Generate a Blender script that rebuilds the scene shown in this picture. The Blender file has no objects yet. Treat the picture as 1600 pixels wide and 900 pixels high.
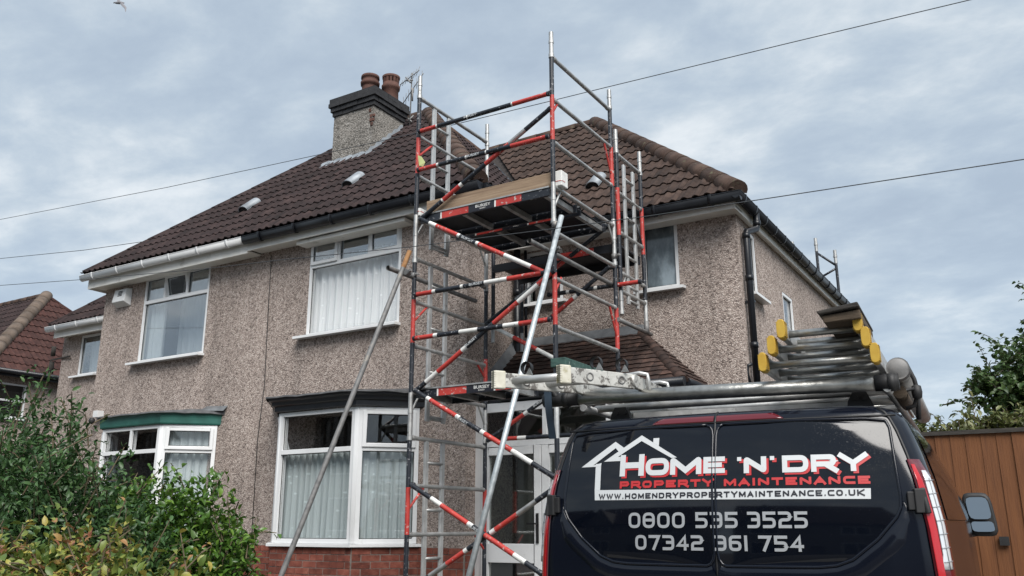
import bpy, bmesh, math, random
import numpy as np
from mathutils import Vector, Matrix, Euler
from math import sin, cos, pi, radians, sqrt, atan2

random.seed(7)
rng = np.random.default_rng(11)
S = bpy.context.scene
COL = S.collection
GZ = -1.45                      # ground level; the eye is at z = 0

# ------------------------------------------------------------------ camera
YAW, PITCH, ROLL = radians(31.48), radians(15.23), radians(-0.07)
cam = bpy.data.cameras.new('camera')
cam.sensor_width = 36.0
cam.lens = 36.0 * 1358.0 / 1600.0
cam.clip_start = 0.05
cam.clip_end = 3000
camo = bpy.data.objects.new('camera', cam)
COL.objects.link(camo)
camo.matrix_world = Matrix.Rotation(YAW, 4, 'Z') @ Matrix.Rotation(pi / 2 + PITCH, 4, 'X') @ Matrix.Rotation(ROLL, 4, 'Z')
S.camera = camo

# ------------------------------------------------------------------ light
SUN_EL, SUN_AZ = radians(48), radians(134)     # azimuth clockwise from +Y: behind the camera, to its right
W = bpy.data.worlds.new('World')
S.world = W
W.use_nodes = True
nt = W.node_tree
nt.nodes.clear()


def N(tree, kind, **kw):
    n = tree.nodes.new(kind)
    for k, v in kw.items():
        if k == 'inp':
            for a, b in v.items():
                n.inputs[a].default_value = b
        else:
            setattr(n, k, v)
    return n


def ramp(n, stops):
    cr = n.color_ramp
    while len(cr.elements) > 1:
        cr.elements.remove(cr.elements[-1])
    cr.elements[0].position = stops[0][0]
    c = stops[0][1]
    cr.elements[0].color = (c[0], c[1], c[2], 1)
    for p, c in stops[1:]:
        e = cr.elements.new(p)
        e.color = (c[0], c[1], c[2], 1)


def build_sky():
    L = nt.links.new
    out = N(nt, 'ShaderNodeOutputWorld')
    bg = N(nt, 'ShaderNodeBackground', inp={'Strength': 0.1})
    sky = N(nt, 'ShaderNodeTexSky', sky_type='NISHITA', sun_disc=False)
    sky.sun_elevation = SUN_EL
    sky.sun_rotation = SUN_AZ
    tc = N(nt, 'ShaderNodeTexCoord')
    sep = N(nt, 'ShaderNodeSeparateXYZ')
    L(tc.outputs['Generated'], sep.inputs[0])
    # project the view direction onto a flat cloud deck
    zz = N(nt, 'ShaderNodeMath', operation='MAXIMUM', inp={1: 0.0})
    L(sep.outputs['Z'], zz.inputs[0])
    za = N(nt, 'ShaderNodeMath', operation='ADD', inp={1: 0.22})
    L(zz.outputs[0], za.inputs[0])
    dv = N(nt, 'ShaderNodeVectorMath', operation='DIVIDE')
    L(tc.outputs['Generated'], dv.inputs[0])
    cmb = N(nt, 'ShaderNodeCombineXYZ')
    for i in range(3):
        L(za.outputs[0], cmb.inputs[i])
    L(cmb.outputs[0], dv.inputs[1])
    mp = N(nt, 'ShaderNodeMapping')
    mp.inputs['Rotation'].default_value = (0, 0, radians(-25))
    mp.inputs['Scale'].default_value = (0.95, 1.25, 0.35)
    mp.inputs['Location'].default_value = (3.4, 1.7, 0)
    L(dv.outputs[0], mp.inputs[0])
    big = N(nt, 'ShaderNodeTexNoise', inp={'Scale': 1.5, 'Detail': 4.0, 'Roughness': 0.5, 'Distortion': 0.15})
    fine = N(nt, 'ShaderNodeTexNoise', inp={'Scale': 5.0, 'Detail': 9.0, 'Roughness': 0.60, 'Distortion': 0.15})
    L(mp.outputs[0], big.inputs['Vector'])
    L(mp.outputs[0], fine.inputs['Vector'])
    mx = N(nt, 'ShaderNodeMath', operation='MULTIPLY', inp={1: 0.55})
    L(big.outputs['Fac'], mx.inputs[0])
    my = N(nt, 'ShaderNodeMath', operation='MULTIPLY', inp={1: 0.45})
    L(fine.outputs['Fac'], my.inputs[0])
    ad = N(nt, 'ShaderNodeMath', operation='ADD')
    L(mx.outputs[0], ad.inputs[0])
    L(my.outputs[0], ad.inputs[1])
    rp = N(nt, 'ShaderNodeValToRGB')
    rp.color_ramp.interpolation = 'B_SPLINE'
    ramp(rp, [(0.37, (.385, .465, .565)), (0.45, (.44, .525, .620)), (0.51, (.515, .595, .670)), (0.57, (.655, .715, .765)), (0.64, (.80, .84, .87))])
    up10 = N(nt, 'ShaderNodeVectorMath', operation='SCALE')
    up10.inputs['Scale'].default_value = 8.1
    L(rp.outputs[0], up10.inputs[0])
    L(ad.outputs[0], rp.inputs[0])
    # thin haze at the horizon, all the way round
    hz = N(nt, 'ShaderNodeMapRange', inp={'From Min': 0.0, 'From Max': 0.30, 'To Min': 0.6, 'To Max': 0.0})
    L(sep.outputs['Z'], hz.inputs['Value'])
    m1 = N(nt, 'ShaderNodeMix', data_type='RGBA')
    m1.inputs['B'].default_value = (4.1, 5.1, 6.1, 1)
    L(hz.outputs[0], m1.inputs['Factor'])
    L(up10.outputs[0], m1.inputs['A'])
    m2 = N(nt, 'ShaderNodeMix', data_type='RGBA', inp={'Factor': 0.93})
    L(sky.outputs[0], m2.inputs['A'])
    L(m1.outputs['Result'], m2.inputs['B'])
    L(m2.outputs['Result'], bg.inputs['Color'])
    L(bg.outputs[0], out.inputs[0])


build_sky()
sl = bpy.data.lights.new('sun', 'SUN')
sl.energy = 3.8
sl.angle = radians(42)
sl.color = (1.0, 0.965, 0.92)
so = bpy.data.objects.new('sun', sl)
COL.objects.link(so)
so.rotation_euler = Vector((-sin(SUN_AZ) * cos(SUN_EL), -cos(SUN_AZ) * cos(SUN_EL), -sin(SUN_EL))).to_track_quat('-Z', 'Y').to_euler()
vs = S.view_settings
vs.view_transform = 'Standard'
vs.look = 'None'
vs.gamma = 1.0
vs.use_curve_mapping = False
vs.exposure = 0.5
S.cycles.max_bounces = 8
S.cycles.transparent_max_bounces = 12

# ------------------------------------------------------------------ materials
M = {}


def mat(name, col, rough=0.6, metal=0.0, spec=0.5, coat=0.0):
    m = bpy.data.materials.new(name)
    m.use_nodes = True
    b = m.node_tree.nodes['Principled BSDF']
    b.inputs['Base Color'].default_value = (*col, 1)
    b.inputs['Roughness'].default_value = rough
    b.inputs['Metallic'].default_value = metal
    b.inputs['Specular IOR Level'].default_value = spec
    if coat:
        b.inputs['Coat Weight'].default_value = coat
        b.inputs['Coat Roughness'].default_value = 0.03
    M[name] = m
    return m, m.node_tree, b


def noise_col(name, stops, scale=5.0, detail=6.0, rough=0.6, metal=0.0, spec=0.5, bump=0.0, bscale=None, dist=0.0,
              stretch=(1, 1, 1), rnd=0.0, rough2=None, spot=None):
    """A colour from a noise ramp, optional per-object variation, dirt spots and fine bump."""
    m, t, b = mat(name, (0.5, 0.5, 0.5), rough, metal, spec)
    L = t.links.new
    tc = N(t, 'ShaderNodeTexCoord')
    mp = N(t, 'ShaderNodeMapping')
    mp.inputs['Scale'].default_value = stretch
    L(tc.outputs['Object'], mp.inputs[0])
    vec = mp.outputs[0]
    oi = None
    if rnd:
        oi = N(t, 'ShaderNodeObjectInfo')
        va = N(t, 'ShaderNodeVectorMath', operation='ADD')
        sc = N(t, 'ShaderNodeMath', operation='MULTIPLY', inp={1: 37.0})
        L(oi.outputs['Random'], sc.inputs[0])
        L(vec, va.inputs[0])
        L(sc.outputs[0], va.inputs[1])
        vec = va.outputs[0]
    n = N(t, 'ShaderNodeTexNoise', inp={'Scale': scale, 'Detail': detail, 'Roughness': 0.6, 'Distortion': dist})
    L(vec, n.inputs['Vector'])
    r = N(t, 'ShaderNodeValToRGB')
    ramp(r, stops)
    L(n.outputs['Fac'], r.inputs[0])
    c = r.outputs[0]
    if rnd:
        hs = N(t, 'ShaderNodeHueSaturation')
        mr = N(t, 'ShaderNodeMapRange', inp={'To Min': 1 - rnd, 'To Max': 1 + rnd})
        L(oi.outputs['Random'], mr.inputs['Value'])
        L(mr.outputs[0], hs.inputs['Value'])
        L(c, hs.inputs['Color'])
        c = hs.outputs[0]
    if spot:
        n2 = N(t, 'ShaderNodeTexNoise', inp={'Scale': spot[0], 'Detail': 5.0, 'Roughness': 0.65})
        L(vec, n2.inputs['Vector'])
        r2 = N(t, 'ShaderNodeValToRGB')
        ramp(r2, [(spot[1], (0, 0, 0)), (spot[1] + spot[2], (1, 1, 1))])
        L(n2.outputs['Fac'], r2.inputs[0])
        mx = N(t, 'ShaderNodeMix', data_type='RGBA')
        mx.inputs['B'].default_value = (*spot[3], 1)
        L(r2.outputs[0], mx.inputs['Factor'])
        L(c, mx.inputs['A'])
        c = mx.outputs['Result']
    L(c, b.inputs['Base Color'])
    if rough2 is not None:
        rr = N(t, 'ShaderNodeMapRange', inp={'From Min': 0.3, 'From Max': 0.7, 'To Min': rough, 'To Max': rough2})
        L(n.outputs['Fac'], rr.inputs['Value'])
        L(rr.outputs[0], b.inputs['Roughness'])
    if bump:
        nb = N(t, 'ShaderNodeTexNoise', inp={'Scale': bscale or scale * 3, 'Detail': 5.0})
        L(vec, nb.inputs['Vector'])
        bp = N(t, 'ShaderNodeBump', inp={'Strength': bump, 'Distance': 0.01})
        L(nb.outputs['Fac'], bp.inputs['Height'])
        L(bp.outputs[0], b.inputs['Normal'])
    return m


def pebbledash(name, base, dark, light, pebble=0.020, bump=0.9):
    m, t, b = mat(name, base, 0.92, 0.0, 0.25)
    L = t.links.new
    tc = N(t, 'ShaderNodeTexCoord')
    v = N(t, 'ShaderNodeTexVoronoi', inp={'Scale': 1.0 / pebble, 'Randomness': 1.0})
    L(tc.outputs['Object'], v.inputs['Vector'])
    v2 = N(t, 'ShaderNodeTexVoronoi', inp={'Scale': 0.47 / pebble, 'Randomness': 1.0})
    L(tc.outputs['Object'], v2.inputs['Vector'])
    sp = N(t, 'ShaderNodeSeparateColor')
    L(v.outputs['Color'], sp.inputs[0])
    sp2 = N(t, 'ShaderNodeSeparateColor')
    L(v2.outputs['Color'], sp2.inputs[0])
    mxv = N(t, 'ShaderNodeMix', data_type='FLOAT', inp={'Factor': 0.35})
    L(sp.outputs[0], mxv.inputs['A'])
    L(sp2.outputs[1], mxv.inputs['B'])
    r = N(t, 'ShaderNodeValToRGB')
    r.color_ramp.interpolation = 'LINEAR'
    ramp(r, [(0.0, dark), (0.22, tuple(0.5 * a + 0.5 * q for a, q in zip(base, dark))), (0.45, base), (0.75, tuple(0.6 * a + 0.4 * q for a, q in zip(base, light))), (1.0, light)])
    L(mxv.outputs['Result'], r.inputs[0])
    # mortar between pebbles and broad weathering
    d = N(t, 'ShaderNodeMapRange', inp={'From Min': 0.25, 'From Max': 0.75, 'To Min': 1.0, 'To Max': 0.62})
    L(v.outputs['Distance'], d.inputs['Value'])
    nz = N(t, 'ShaderNodeTexNoise', inp={'Scale': 0.9, 'Detail': 6.0, 'Roughness': 0.65})
    mpz = N(t, 'ShaderNodeMapping')
    mpz.inputs['Scale'].default_value = (1.6, 1.6, 0.55)
    L(tc.outputs['Object'], mpz.inputs[0])
    L(mpz.outputs[0], nz.inputs['Vector'])
    nr = N(t, 'ShaderNodeMapRange', inp={'From Min': 0.3, 'From Max': 0.7, 'To Min': 0.82, 'To Max': 1.13})
    L(nz.outputs['Fac'], nr.inputs['Value'])
    # rain streaks running down the face
    ns = N(t, 'ShaderNodeTexNoise', inp={'Scale': 2.2, 'Detail': 5.0, 'Roughness': 0.6})
    mps = N(t, 'ShaderNodeMapping')
    mps.inputs['Scale'].default_value = (2.4, 2.4, 0.16)
    L(tc.outputs['Object'], mps.inputs[0])
    L(mps.outputs[0], ns.inputs['Vector'])
    sr = N(t, 'ShaderNodeMapRange', inp={'From Min': 0.52, 'From Max': 0.72, 'To Min': 1.0, 'To Max': 0.80})
    L(ns.outputs['Fac'], sr.inputs['Value'])
    m0 = N(t, 'ShaderNodeMath', operation='MULTIPLY')
    L(nr.outputs[0], m0.inputs[0])
    L(sr.outputs[0], m0.inputs[1])
    nr = m0
    mu = N(t, 'ShaderNodeMath', operation='MULTIPLY')
    L(d.outputs[0], mu.inputs[0])
    L(nr.outputs[0], mu.inputs[1])
    vm = N(t, 'ShaderNodeVectorMath', operation='SCALE')
    L(r.outputs[0], vm.inputs[0])
    L(mu.outputs[0], vm.inputs['Scale'])
    L(vm.outputs[0], b.inputs['Base Color'])
    iv = N(t, 'ShaderNodeMath', operation='SUBTRACT', inp={0: 1.0})
    L(v.outputs['Distance'], iv.inputs[1])
    bp = N(t, 'ShaderNodeBump', inp={'Strength': bump, 'Distance': 0.012})
    L(iv.outputs[0], bp.inputs['Height'])
    L(bp.outputs[0], b.inputs['Normal'])
    return m


def glass(name, tint=(0.75, 0.8, 0.82), refl=0.14):
    m = bpy.data.materials.new(name)
    m.use_nodes = True
    t = m.node_tree
    t.nodes.clear()
    L = t.links.new
    o = N(t, 'ShaderNodeOutputMaterial')
    tr = N(t, 'ShaderNodeBsdfTransparent')
    tr.inputs[0].default_value = (*tint, 1)
    gl = N(t, 'ShaderNodeBsdfGlossy')
    gl.inputs['Roughness'].default_value = 0.015
    lw0 = N(t, 'ShaderNodeLayerWeight', inp={'Blend': 0.5})
    lw = N(t, 'ShaderNodeMath', operation='POWER', inp={1: 4.0})
    L(lw0.outputs['Facing'], lw.inputs[0])
    mr = N(t, 'ShaderNodeMapRange', inp={'From Min': 0.0, 'From Max': 1.0, 'To Min': refl, 'To Max': 1.0})
    L(lw.outputs[0], mr.inputs['Value'])
    mx = N(t, 'ShaderNodeMixShader')
    L(mr.outputs[0], mx.inputs[0])
    L(tr.outputs[0], mx.inputs[1])
    L(gl.outputs[0], mx.inputs[2])
    L(mx.outputs[0], o.inputs[0])
    M[name] = m


def leafmat(name, stops, rough=0.42, spec=0.45):
    m, t, b = mat(name, (0.1, 0.2, 0.05), rough, 0, spec)
    L = t.links.new
    at = N(t, 'ShaderNodeAttribute', attribute_name='tint')
    r = N(t, 'ShaderNodeValToRGB')
    ramp(r, stops)
    L(at.outputs['Fac'], r.inputs[0])
    L(r.outputs[0], b.inputs['Base Color'])
    try:
        b.inputs['Subsurface Weight'].default_value = 0.0
    except Exception:
        pass
    # light through the blade
    o = t.nodes['Material Output']
    tl = N(t, 'ShaderNodeBsdfTranslucent')
    L(r.outputs[0], tl.inputs[0])
    mx = N(t, 'ShaderNodeMixShader', inp={0: 0.22})
    L(b.outputs[0], mx.inputs[1])
    L(tl.outputs[0], mx.inputs[2])
    L(mx.outputs[0], o.inputs[0])
    return m


pebbledash('dash', (0.41, 0.335, 0.295), (0.105, 0.083, 0.075), (0.68, 0.595, 0.54), 0.0155, 0.75)
pebbledash('dash_grey', (0.27, 0.25, 0.225), (0.10, 0.095, 0.085), (0.42, 0.40, 0.37), 0.026)
noise_col('tile_main', [(0.3, (0.014, 0.010, 0.010)), (0.5, (0.026, 0.0165, 0.0165)), (0.72, (0.045, 0.029, 0.027))], 4.5, rough=0.9, spec=0.3, bump=0.35, bscale=60, rnd=0.22)
noise_col('tile_wing', [(0.3, (0.021, 0.013, 0.0105)), (0.5, (0.042, 0.0265, 0.021)), (0.72, (0.072, 0.047, 0.037))], 4.5, rough=0.9, spec=0.3, bump=0.35, bscale=60, rnd=0.25)
noise_col('tile_red', [(0.3, (0.026, 0.012, 0.0105)), (0.5, (0.048, 0.020, 0.0165)), (0.75, (0.08, 0.038, 0.031))], 4.5, rough=0.85, spec=0.3, bump=0.3, bscale=60, rnd=0.22)
noise_col('tile_porch', [(0.3, (0.018, 0.012, 0.011)), (0.5, (0.040, 0.025, 0.021)), (0.75, (0.085, 0.048, 0.037))], 6.0, rough=0.85, spec=0.3, bump=0.4, bscale=60, rnd=0.3)
noise_col('ridge', [(0.3, (0.030, 0.019, 0.0155)), (0.5, (0.058, 0.037, 0.029)), (0.75, (0.098, 0.066, 0.052))], 3.5, rough=0.88, spec=0.25, bump=0.4, bscale=50, rnd=0.15, spot=(9.0, 0.60, 0.08, (0.10, 0.095, 0.06)))
noise_col('ridge_light', [(0.3, (0.075, 0.057, 0.045)), (0.6, (0.14, 0.108, 0.086))], 3.5, rough=0.88, spec=0.25, bump=0.4, bscale=50, rnd=0.12)
noise_col('underlay', [(0.3, (0.02, 0.016, 0.015)), (0.7, (0.035, 0.028, 0.025))], 3, rough=0.95)
noise_col('brick', [(0.3, (0.10, 0.034, 0.026)), (0.5, (0.18, 0.056, 0.039)), (0.75, (0.26, 0.105, 0.075))], 9.0, rough=0.9, spec=0.25, bump=0.6, bscale=70, rnd=0.28)
noise_col('mortar', [(0.3, (0.16, 0.14, 0.125)), (0.7, (0.27, 0.245, 0.22))], 20, rough=0.95, bump=0.4)
noise_col('upvc', [(0.3, (0.62, 0.63, 0.635)), (0.7, (0.72, 0.73, 0.735))], 2.0, rough=0.32, spec=0.5, spot=(5.0, 0.62, 0.14, (0.52, 0.52, 0.50)))
noise_col('upvc_old', [(0.3, (0.60, 0.585, 0.54)), (0.7, (0.74, 0.725, 0.69))], 2.5, rough=0.5, spot=(4.0, 0.60, 0.15, (0.42, 0.40, 0.36)))
noise_col('gutter_black', [(0.3, (0.005, 0.006, 0.009)), (0.7, (0.012, 0.014, 0.018))], 3, rough=0.35, spec=0.4)
noise_col('lead', [(0.3, (0.18, 0.20, 0.22)), (0.7, (0.33, 0.36, 0.39))], 5, rough=0.55, metal=0.2, bump=0.4, bscale=14)
noise_col('lead_dark', [(0.3, (0.07, 0.076, 0.082)), (0.7, (0.16, 0.17, 0.18))], 5, rough=0.55, metal=0.1, bump=0.5, bscale=14)
noise_col('black_timber', [(0.3, (0.005, 0.006, 0.009)), (0.7, (0.012, 0.014, 0.018))], 6, rough=0.38, spec=0.5, bump=0.2)
noise_col('felt', [(0.3, (0.05, 0.052, 0.055)), (0.7, (0.12, 0.12, 0.125))], 8, rough=0.9, bump=0.8, bscale=12)
noise_col('green_paint', [(0.3, (0.014, 0.075, 0.060)), (0.7, (0.024, 0.115, 0.092))], 5, rough=0.4, bump=0.15)
noise_col('alu', [(0.3, (0.34, 0.34, 0.335)), (0.7, (0.52, 0.52, 0.51))], 9, rough=0.42, metal=0.75, rough2=0.62, bump=0.15, spot=(16.0, 0.60, 0.10, (0.24, 0.23, 0.21)))
noise_col('alu_bright', [(0.3, (0.42, 0.425, 0.42)), (0.7, (0.60, 0.60, 0.59))], 7, rough=0.36, metal=0.6, rough2=0.55, bump=0.15, spot=(18.0, 0.62, 0.08, (0.30, 0.29, 0.27)))
noise_col('alu_dirty', [(0.3, (0.26, 0.26, 0.245)), (0.7, (0.46, 0.46, 0.44))], 12, rough=0.36, metal=0.85, bump=0.2, spot=(17.0, 0.58, 0.14, (0.24, 0.23, 0.215)))
noise_col('alu_grimy', [(0.3, (0.40, 0.395, 0.37)), (0.7, (0.60, 0.595, 0.56))], 12, rough=0.5, metal=0.3, bump=0.2, spot=(15.0, 0.53, 0.05, (0.14, 0.13, 0.12)))
noise_col('galv', [(0.3, (0.36, 0.40, 0.42)), (0.7, (0.55, 0.585, 0.60))], 22, rough=0.45, metal=0.6, rough2=0.6)
noise_col('tube_grey', [(0.3, (0.14, 0.14, 0.14)), (0.7, (0.27, 0.265, 0.26))], 14, rough=0.55, metal=0.5, rough2=0.7, spot=(7.0, 0.60, 0.12, (0.32, 0.29, 0.25)))
noise_col('rust', [(0.3, (0.20, 0.09, 0.03)), (0.7, (0.40, 0.22, 0.10))], 14, rough=0.85)
noise_col('paint_red', [(0.3, (0.34, 0.026, 0.022)), (0.7, (0.47, 0.050, 0.038))], 6, rough=0.5, spot=(26.0, 0.60, 0.05, (0.46, 0.36, 0.34)))
noise_col('paint_black', [(0.3, (0.007, 0.009, 0.014)), (0.7, (0.018, 0.022, 0.030))], 6, rough=0.45, spot=(28.0, 0.60, 0.05, (0.26, 0.26, 0.27)))
noise_col('tape_white', [(0.3, (0.55, 0.55, 0.53)), (0.7, (0.74, 0.74, 0.72))], 12, rough=0.55, spot=(20.0, 0.62, 0.08, (0.28, 0.26, 0.25)))
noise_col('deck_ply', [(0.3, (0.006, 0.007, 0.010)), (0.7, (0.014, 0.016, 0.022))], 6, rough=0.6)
noise_col('toe_timber', [(0.3, (0.17, 0.115, 0.075)), (0.5, (0.27, 0.19, 0.125)), (0.72, (0.36, 0.27, 0.185))], 5, rough=0.8, stretch=(0.35, 4, 7), bump=0.25, bscale=9, spot=(2.2, 0.60, 0.12, (0.20, 0.13, 0.085)))
noise_col('timber_dark', [(0.3, (0.018, 0.016, 0.014)), (0.7, (0.048, 0.042, 0.036))], 7, rough=0.85, stretch=(1, 6, 6), bump=0.3)
noise_col('timber_brown', [(0.3, (0.035, 0.025, 0.016)), (0.7, (0.085, 0.060, 0.038))], 7, rough=0.85, stretch=(1, 6, 6), bump=0.3)
noise_col('timber_green', [(0.3, (0.014, 0.040, 0.034)), (0.7, (0.050, 0.105, 0.088))], 9, rough=0.7, stretch=(1, 4, 4), bump=0.3, spot=(12.0, 0.63, 0.06, (0.20, 0.24, 0.22)))
noise_col('pot', [(0.3, (0.060, 0.027, 0.020)), (0.7, (0.125, 0.055, 0.039))], 8, rough=0.85, bump=0.3, rnd=0.12, spot=(4.0, 0.56, 0.15, (0.045, 0.028, 0.025)))
noise_col('brick_black', [(0.3, (0.010, 0.010, 0.012)), (0.7, (0.032, 0.032, 0.034))], 7, rough=0.75, bump=0.5, bscale=30, spot=(5.0, 0.66, 0.08, (0.13, 0.13, 0.125)))
noise_col('fence_board', [(0.3, (0.105, 0.035, 0.0085)), (0.5, (0.135, 0.047, 0.0115)), (0.75, (0.165, 0.060, 0.016))], 3, rough=0.75, stretch=(18, 18, 0.9), bump=0.3, bscale=9, rnd=0.09, spot=(7.5, 0.74, 0.03, (0.32, 0.24, 0.16)))
noise_col('asphalt', [(0.3, (0.04, 0.04, 0.042)), (0.7, (0.065, 0.065, 0.066))], 40, rough=0.9, bump=0.4)
noise_col('paving', [(0.3, (0.20, 0.195, 0.185)), (0.7, (0.29, 0.285, 0.27))], 6, rough=0.9, bump=0.3)
noise_col('soil', [(0.3, (0.05, 0.042, 0.03)), (0.7, (0.09, 0.078, 0.055))], 6, rough=0.95, bump=0.6)
noise_col('bark', [(0.3, (0.06, 0.045, 0.032)), (0.7, (0.13, 0.10, 0.075))], 14, rough=0.9, bump=0.6)
noise_col('twig', [(0.3, (0.07, 0.055, 0.03)), (0.7, (0.13, 0.10, 0.06))], 14, rough=0.85)
noise_col('yellow_rubber', [(0.3, (0.40, 0.235, 0.020)), (0.7, (0.50, 0.33, 0.045))], 12, rough=0.6, spot=(14.0, 0.62, 0.1, (0.24, 0.18, 0.06)))
noise_col('cream_rubber', [(0.3, (0.44, 0.42, 0.34)), (0.7, (0.62, 0.60, 0.52))], 12, rough=0.7, spot=(9.0, 0.57, 0.12, (0.30, 0.27, 0.15)))
noise_col('strap', [(0.3, (0.010, 0.020, 0.034)), (0.7, (0.022, 0.042, 0.066))], 10, rough=0.75)
noise_col('rubber', [(0.3, (0.008, 0.008, 0.009)), (0.7, (0.02, 0.02, 0.021))], 10, rough=0.6)
noise_col('plaster', [(0.3, (0.34, 0.34, 0.32)), (0.7, (0.44, 0.44, 0.41))], 2, rough=0.9)
noise_col('room', [(0.3, (0.16, 0.15, 0.14)), (0.7, (0.22, 0.21, 0.2))], 2, rough=0.9)
noise_col('orange', [(0.3, (0.48, 0.22, 0.04)), (0.7, (0.62, 0.33, 0.09))], 5, rough=0.6)
noise_col('wire', [(0.3, (0.03, 0.035, 0.04)), (0.7, (0.05, 0.055, 0.06))], 5, rough=0.6)
noise_col('gull', [(0.3, (0.10, 0.10, 0.11)), (0.7, (0.30, 0.29, 0.31))], 12, rough=0.8)
noise_col('alarm_white', [(0.3, (0.55, 0.56, 0.56)), (0.7, (0.68, 0.69, 0.69))], 4, rough=0.5)
noise_col('yellow_hi', [(0.3, (0.55, 0.62, 0.22)), (0.7, (0.66, 0.72, 0.38))], 5, rough=0.6)
mat('letter_white', (0.50, 0.52, 0.53), 0.4)
mat('letter_silver', (0.30, 0.315, 0.33), 0.35, 0.1)
mat('letter_red', (0.42, 0.025, 0.028), 0.4)
mat('letter_black', (0.012, 0.012, 0.018), 0.4)
mat('print_white', (0.62, 0.62, 0.60), 0.6)
mat('rubber_seal', (0.006, 0.006, 0.007), 0.5)
mat('handle_black', (0.012, 0.012, 0.013), 0.3)
mat('mirror_glass', (0.34, 0.37, 0.385), 0.03, 1.0)
mat('lamp_clear', (0.72, 0.74, 0.76), 0.14, 0.35, 0.6, 0.6)
mat('lamp_red', (0.40, 0.010, 0.016), 0.12, 0.0, 0.6, 0.7)
mat('lamp_dark_red', (0.10, 0.006, 0.011), 0.12, 0.0, 0.6, 0.7)
mat('cast_metal', (0.42, 0.43, 0.44), 0.45, 0.6)
m_, t_, b_ = mat('van_paint', (0.0035, 0.005, 0.010), 0.15, 0.0, 0.42, 0.0)
m_, t_, b_ = mat('van_glass', (0.002, 0.003, 0.006), 0.05, 0.0, 0.5, 0.0)
_n = N(t_, 'ShaderNodeTexNoise', inp={'Scale': 190.0, 'Detail': 2.0})
_tc = N(t_, 'ShaderNodeTexCoord')
t_.links.new(_tc.outputs['Object'], _n.inputs['Vector'])
_r = N(t_, 'ShaderNodeMapRange', inp={'From Min': 0.62, 'From Max': 0.75, 'To Min': 0.05, 'To Max': 0.3})
t_.links.new(_n.outputs['Fac'], _r.inputs['Value'])
t_.links.new(_r.outputs[0], b_.inputs['Roughness'])
glass('glass', (0.985, 0.99, 0.99), 0.065)
glass('glass_blue', (0.93, 0.96, 0.97), 0.24)
glass('glass_dark', (0.80, 0.83, 0.82), 0.19)
noise_col('glass_misty', [(0.3, (0.035, 0.045, 0.050)), (0.5, (0.10, 0.125, 0.14)), (0.7, (0.26, 0.31, 0.34))], 2.6, rough=0.12, spec=0.6, stretch=(1.6, 1.6, .8))
leafmat('leaf_dark', [(0.0, (0.018, 0.046, 0.015)), (0.5, (0.044, 0.098, 0.030)), (0.85, (0.080, 0.155, 0.048)), (1.0, (0.14, 0.22, 0.08))])
leafmat('leaf_gloss', [(0.0, (0.020, 0.060, 0.012)), (0.5, (0.065, 0.140, 0.020)), (0.85, (0.14, 0.24, 0.036)), (1.0, (0.22, 0.32, 0.065))], 0.3, 0.5)
leafmat('leaf_mixed', [(0.0, (0.055, 0.105, 0.022)), (0.25, (0.10, 0.15, 0.032)), (0.5, (0.20, 0.23, 0.045)), (0.64, (0.36, 0.31, 0.065)), (0.76, (0.30, 0.145, 0.068)), (1.0, (0.22, 0.065, 0.048))])
leafmat('leaf_tree', [(0.0, (0.026, 0.058, 0.020)), (0.6, (0.070, 0.125, 0.038)), (1.0, (0.15, 0.19, 0.07))])
leafmat('leaf_olive', [(0.0, (0.055, 0.075, 0.022)), (0.6, (0.125, 0.140, 0.045)), (1.0, (0.20, 0.185, 0.075))])


def curtain_mat(name, col, trans, motif):
    m = bpy.data.materials.new(name)
    m.use_nodes = True
    t = m.node_tree
    t.nodes.clear()
    L = t.links.new
    o = N(t, 'ShaderNodeOutputMaterial')
    d = N(t, 'ShaderNodeBsdfDiffuse')
    d.inputs[0].default_value = (*col, 1)
    tr = N(t, 'ShaderNodeBsdfTransparent')
    mx = N(t, 'ShaderNodeMixShader', inp={0: trans})
    L(d.outputs[0], mx.inputs[1])
    L(tr.outputs[0], mx.inputs[2])
    if motif:
        tc = N(t, 'ShaderNodeTexCoord')
        v = N(t, 'ShaderNodeTexVoronoi', inp={'Scale': 9.0, 'Randomness': 0.35})
        L(tc.outputs['UV'], v.inputs['Vector'])
        r = N(t, 'ShaderNodeMapRange', inp={'From Min': 0.10, 'From Max': 0.16, 'To Min': 0.0, 'To Max': trans})
        L(v.outputs['Distance'], r.inputs['Value'])
        L(r.outputs[0], mx.inputs[0])
    L(mx.outputs[0], o.inputs[0])
    M[name] = m


curtain_mat('net', (0.94, 0.95, 0.955), 0.16, True)
curtain_mat('net_grey', (0.58, 0.65, 0.66), 0.26, True)
curtain_mat('voile', (0.80, 0.80, 0.79), 0.12, False)

# ------------------------------------------------------------------ mesh helpers


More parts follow.
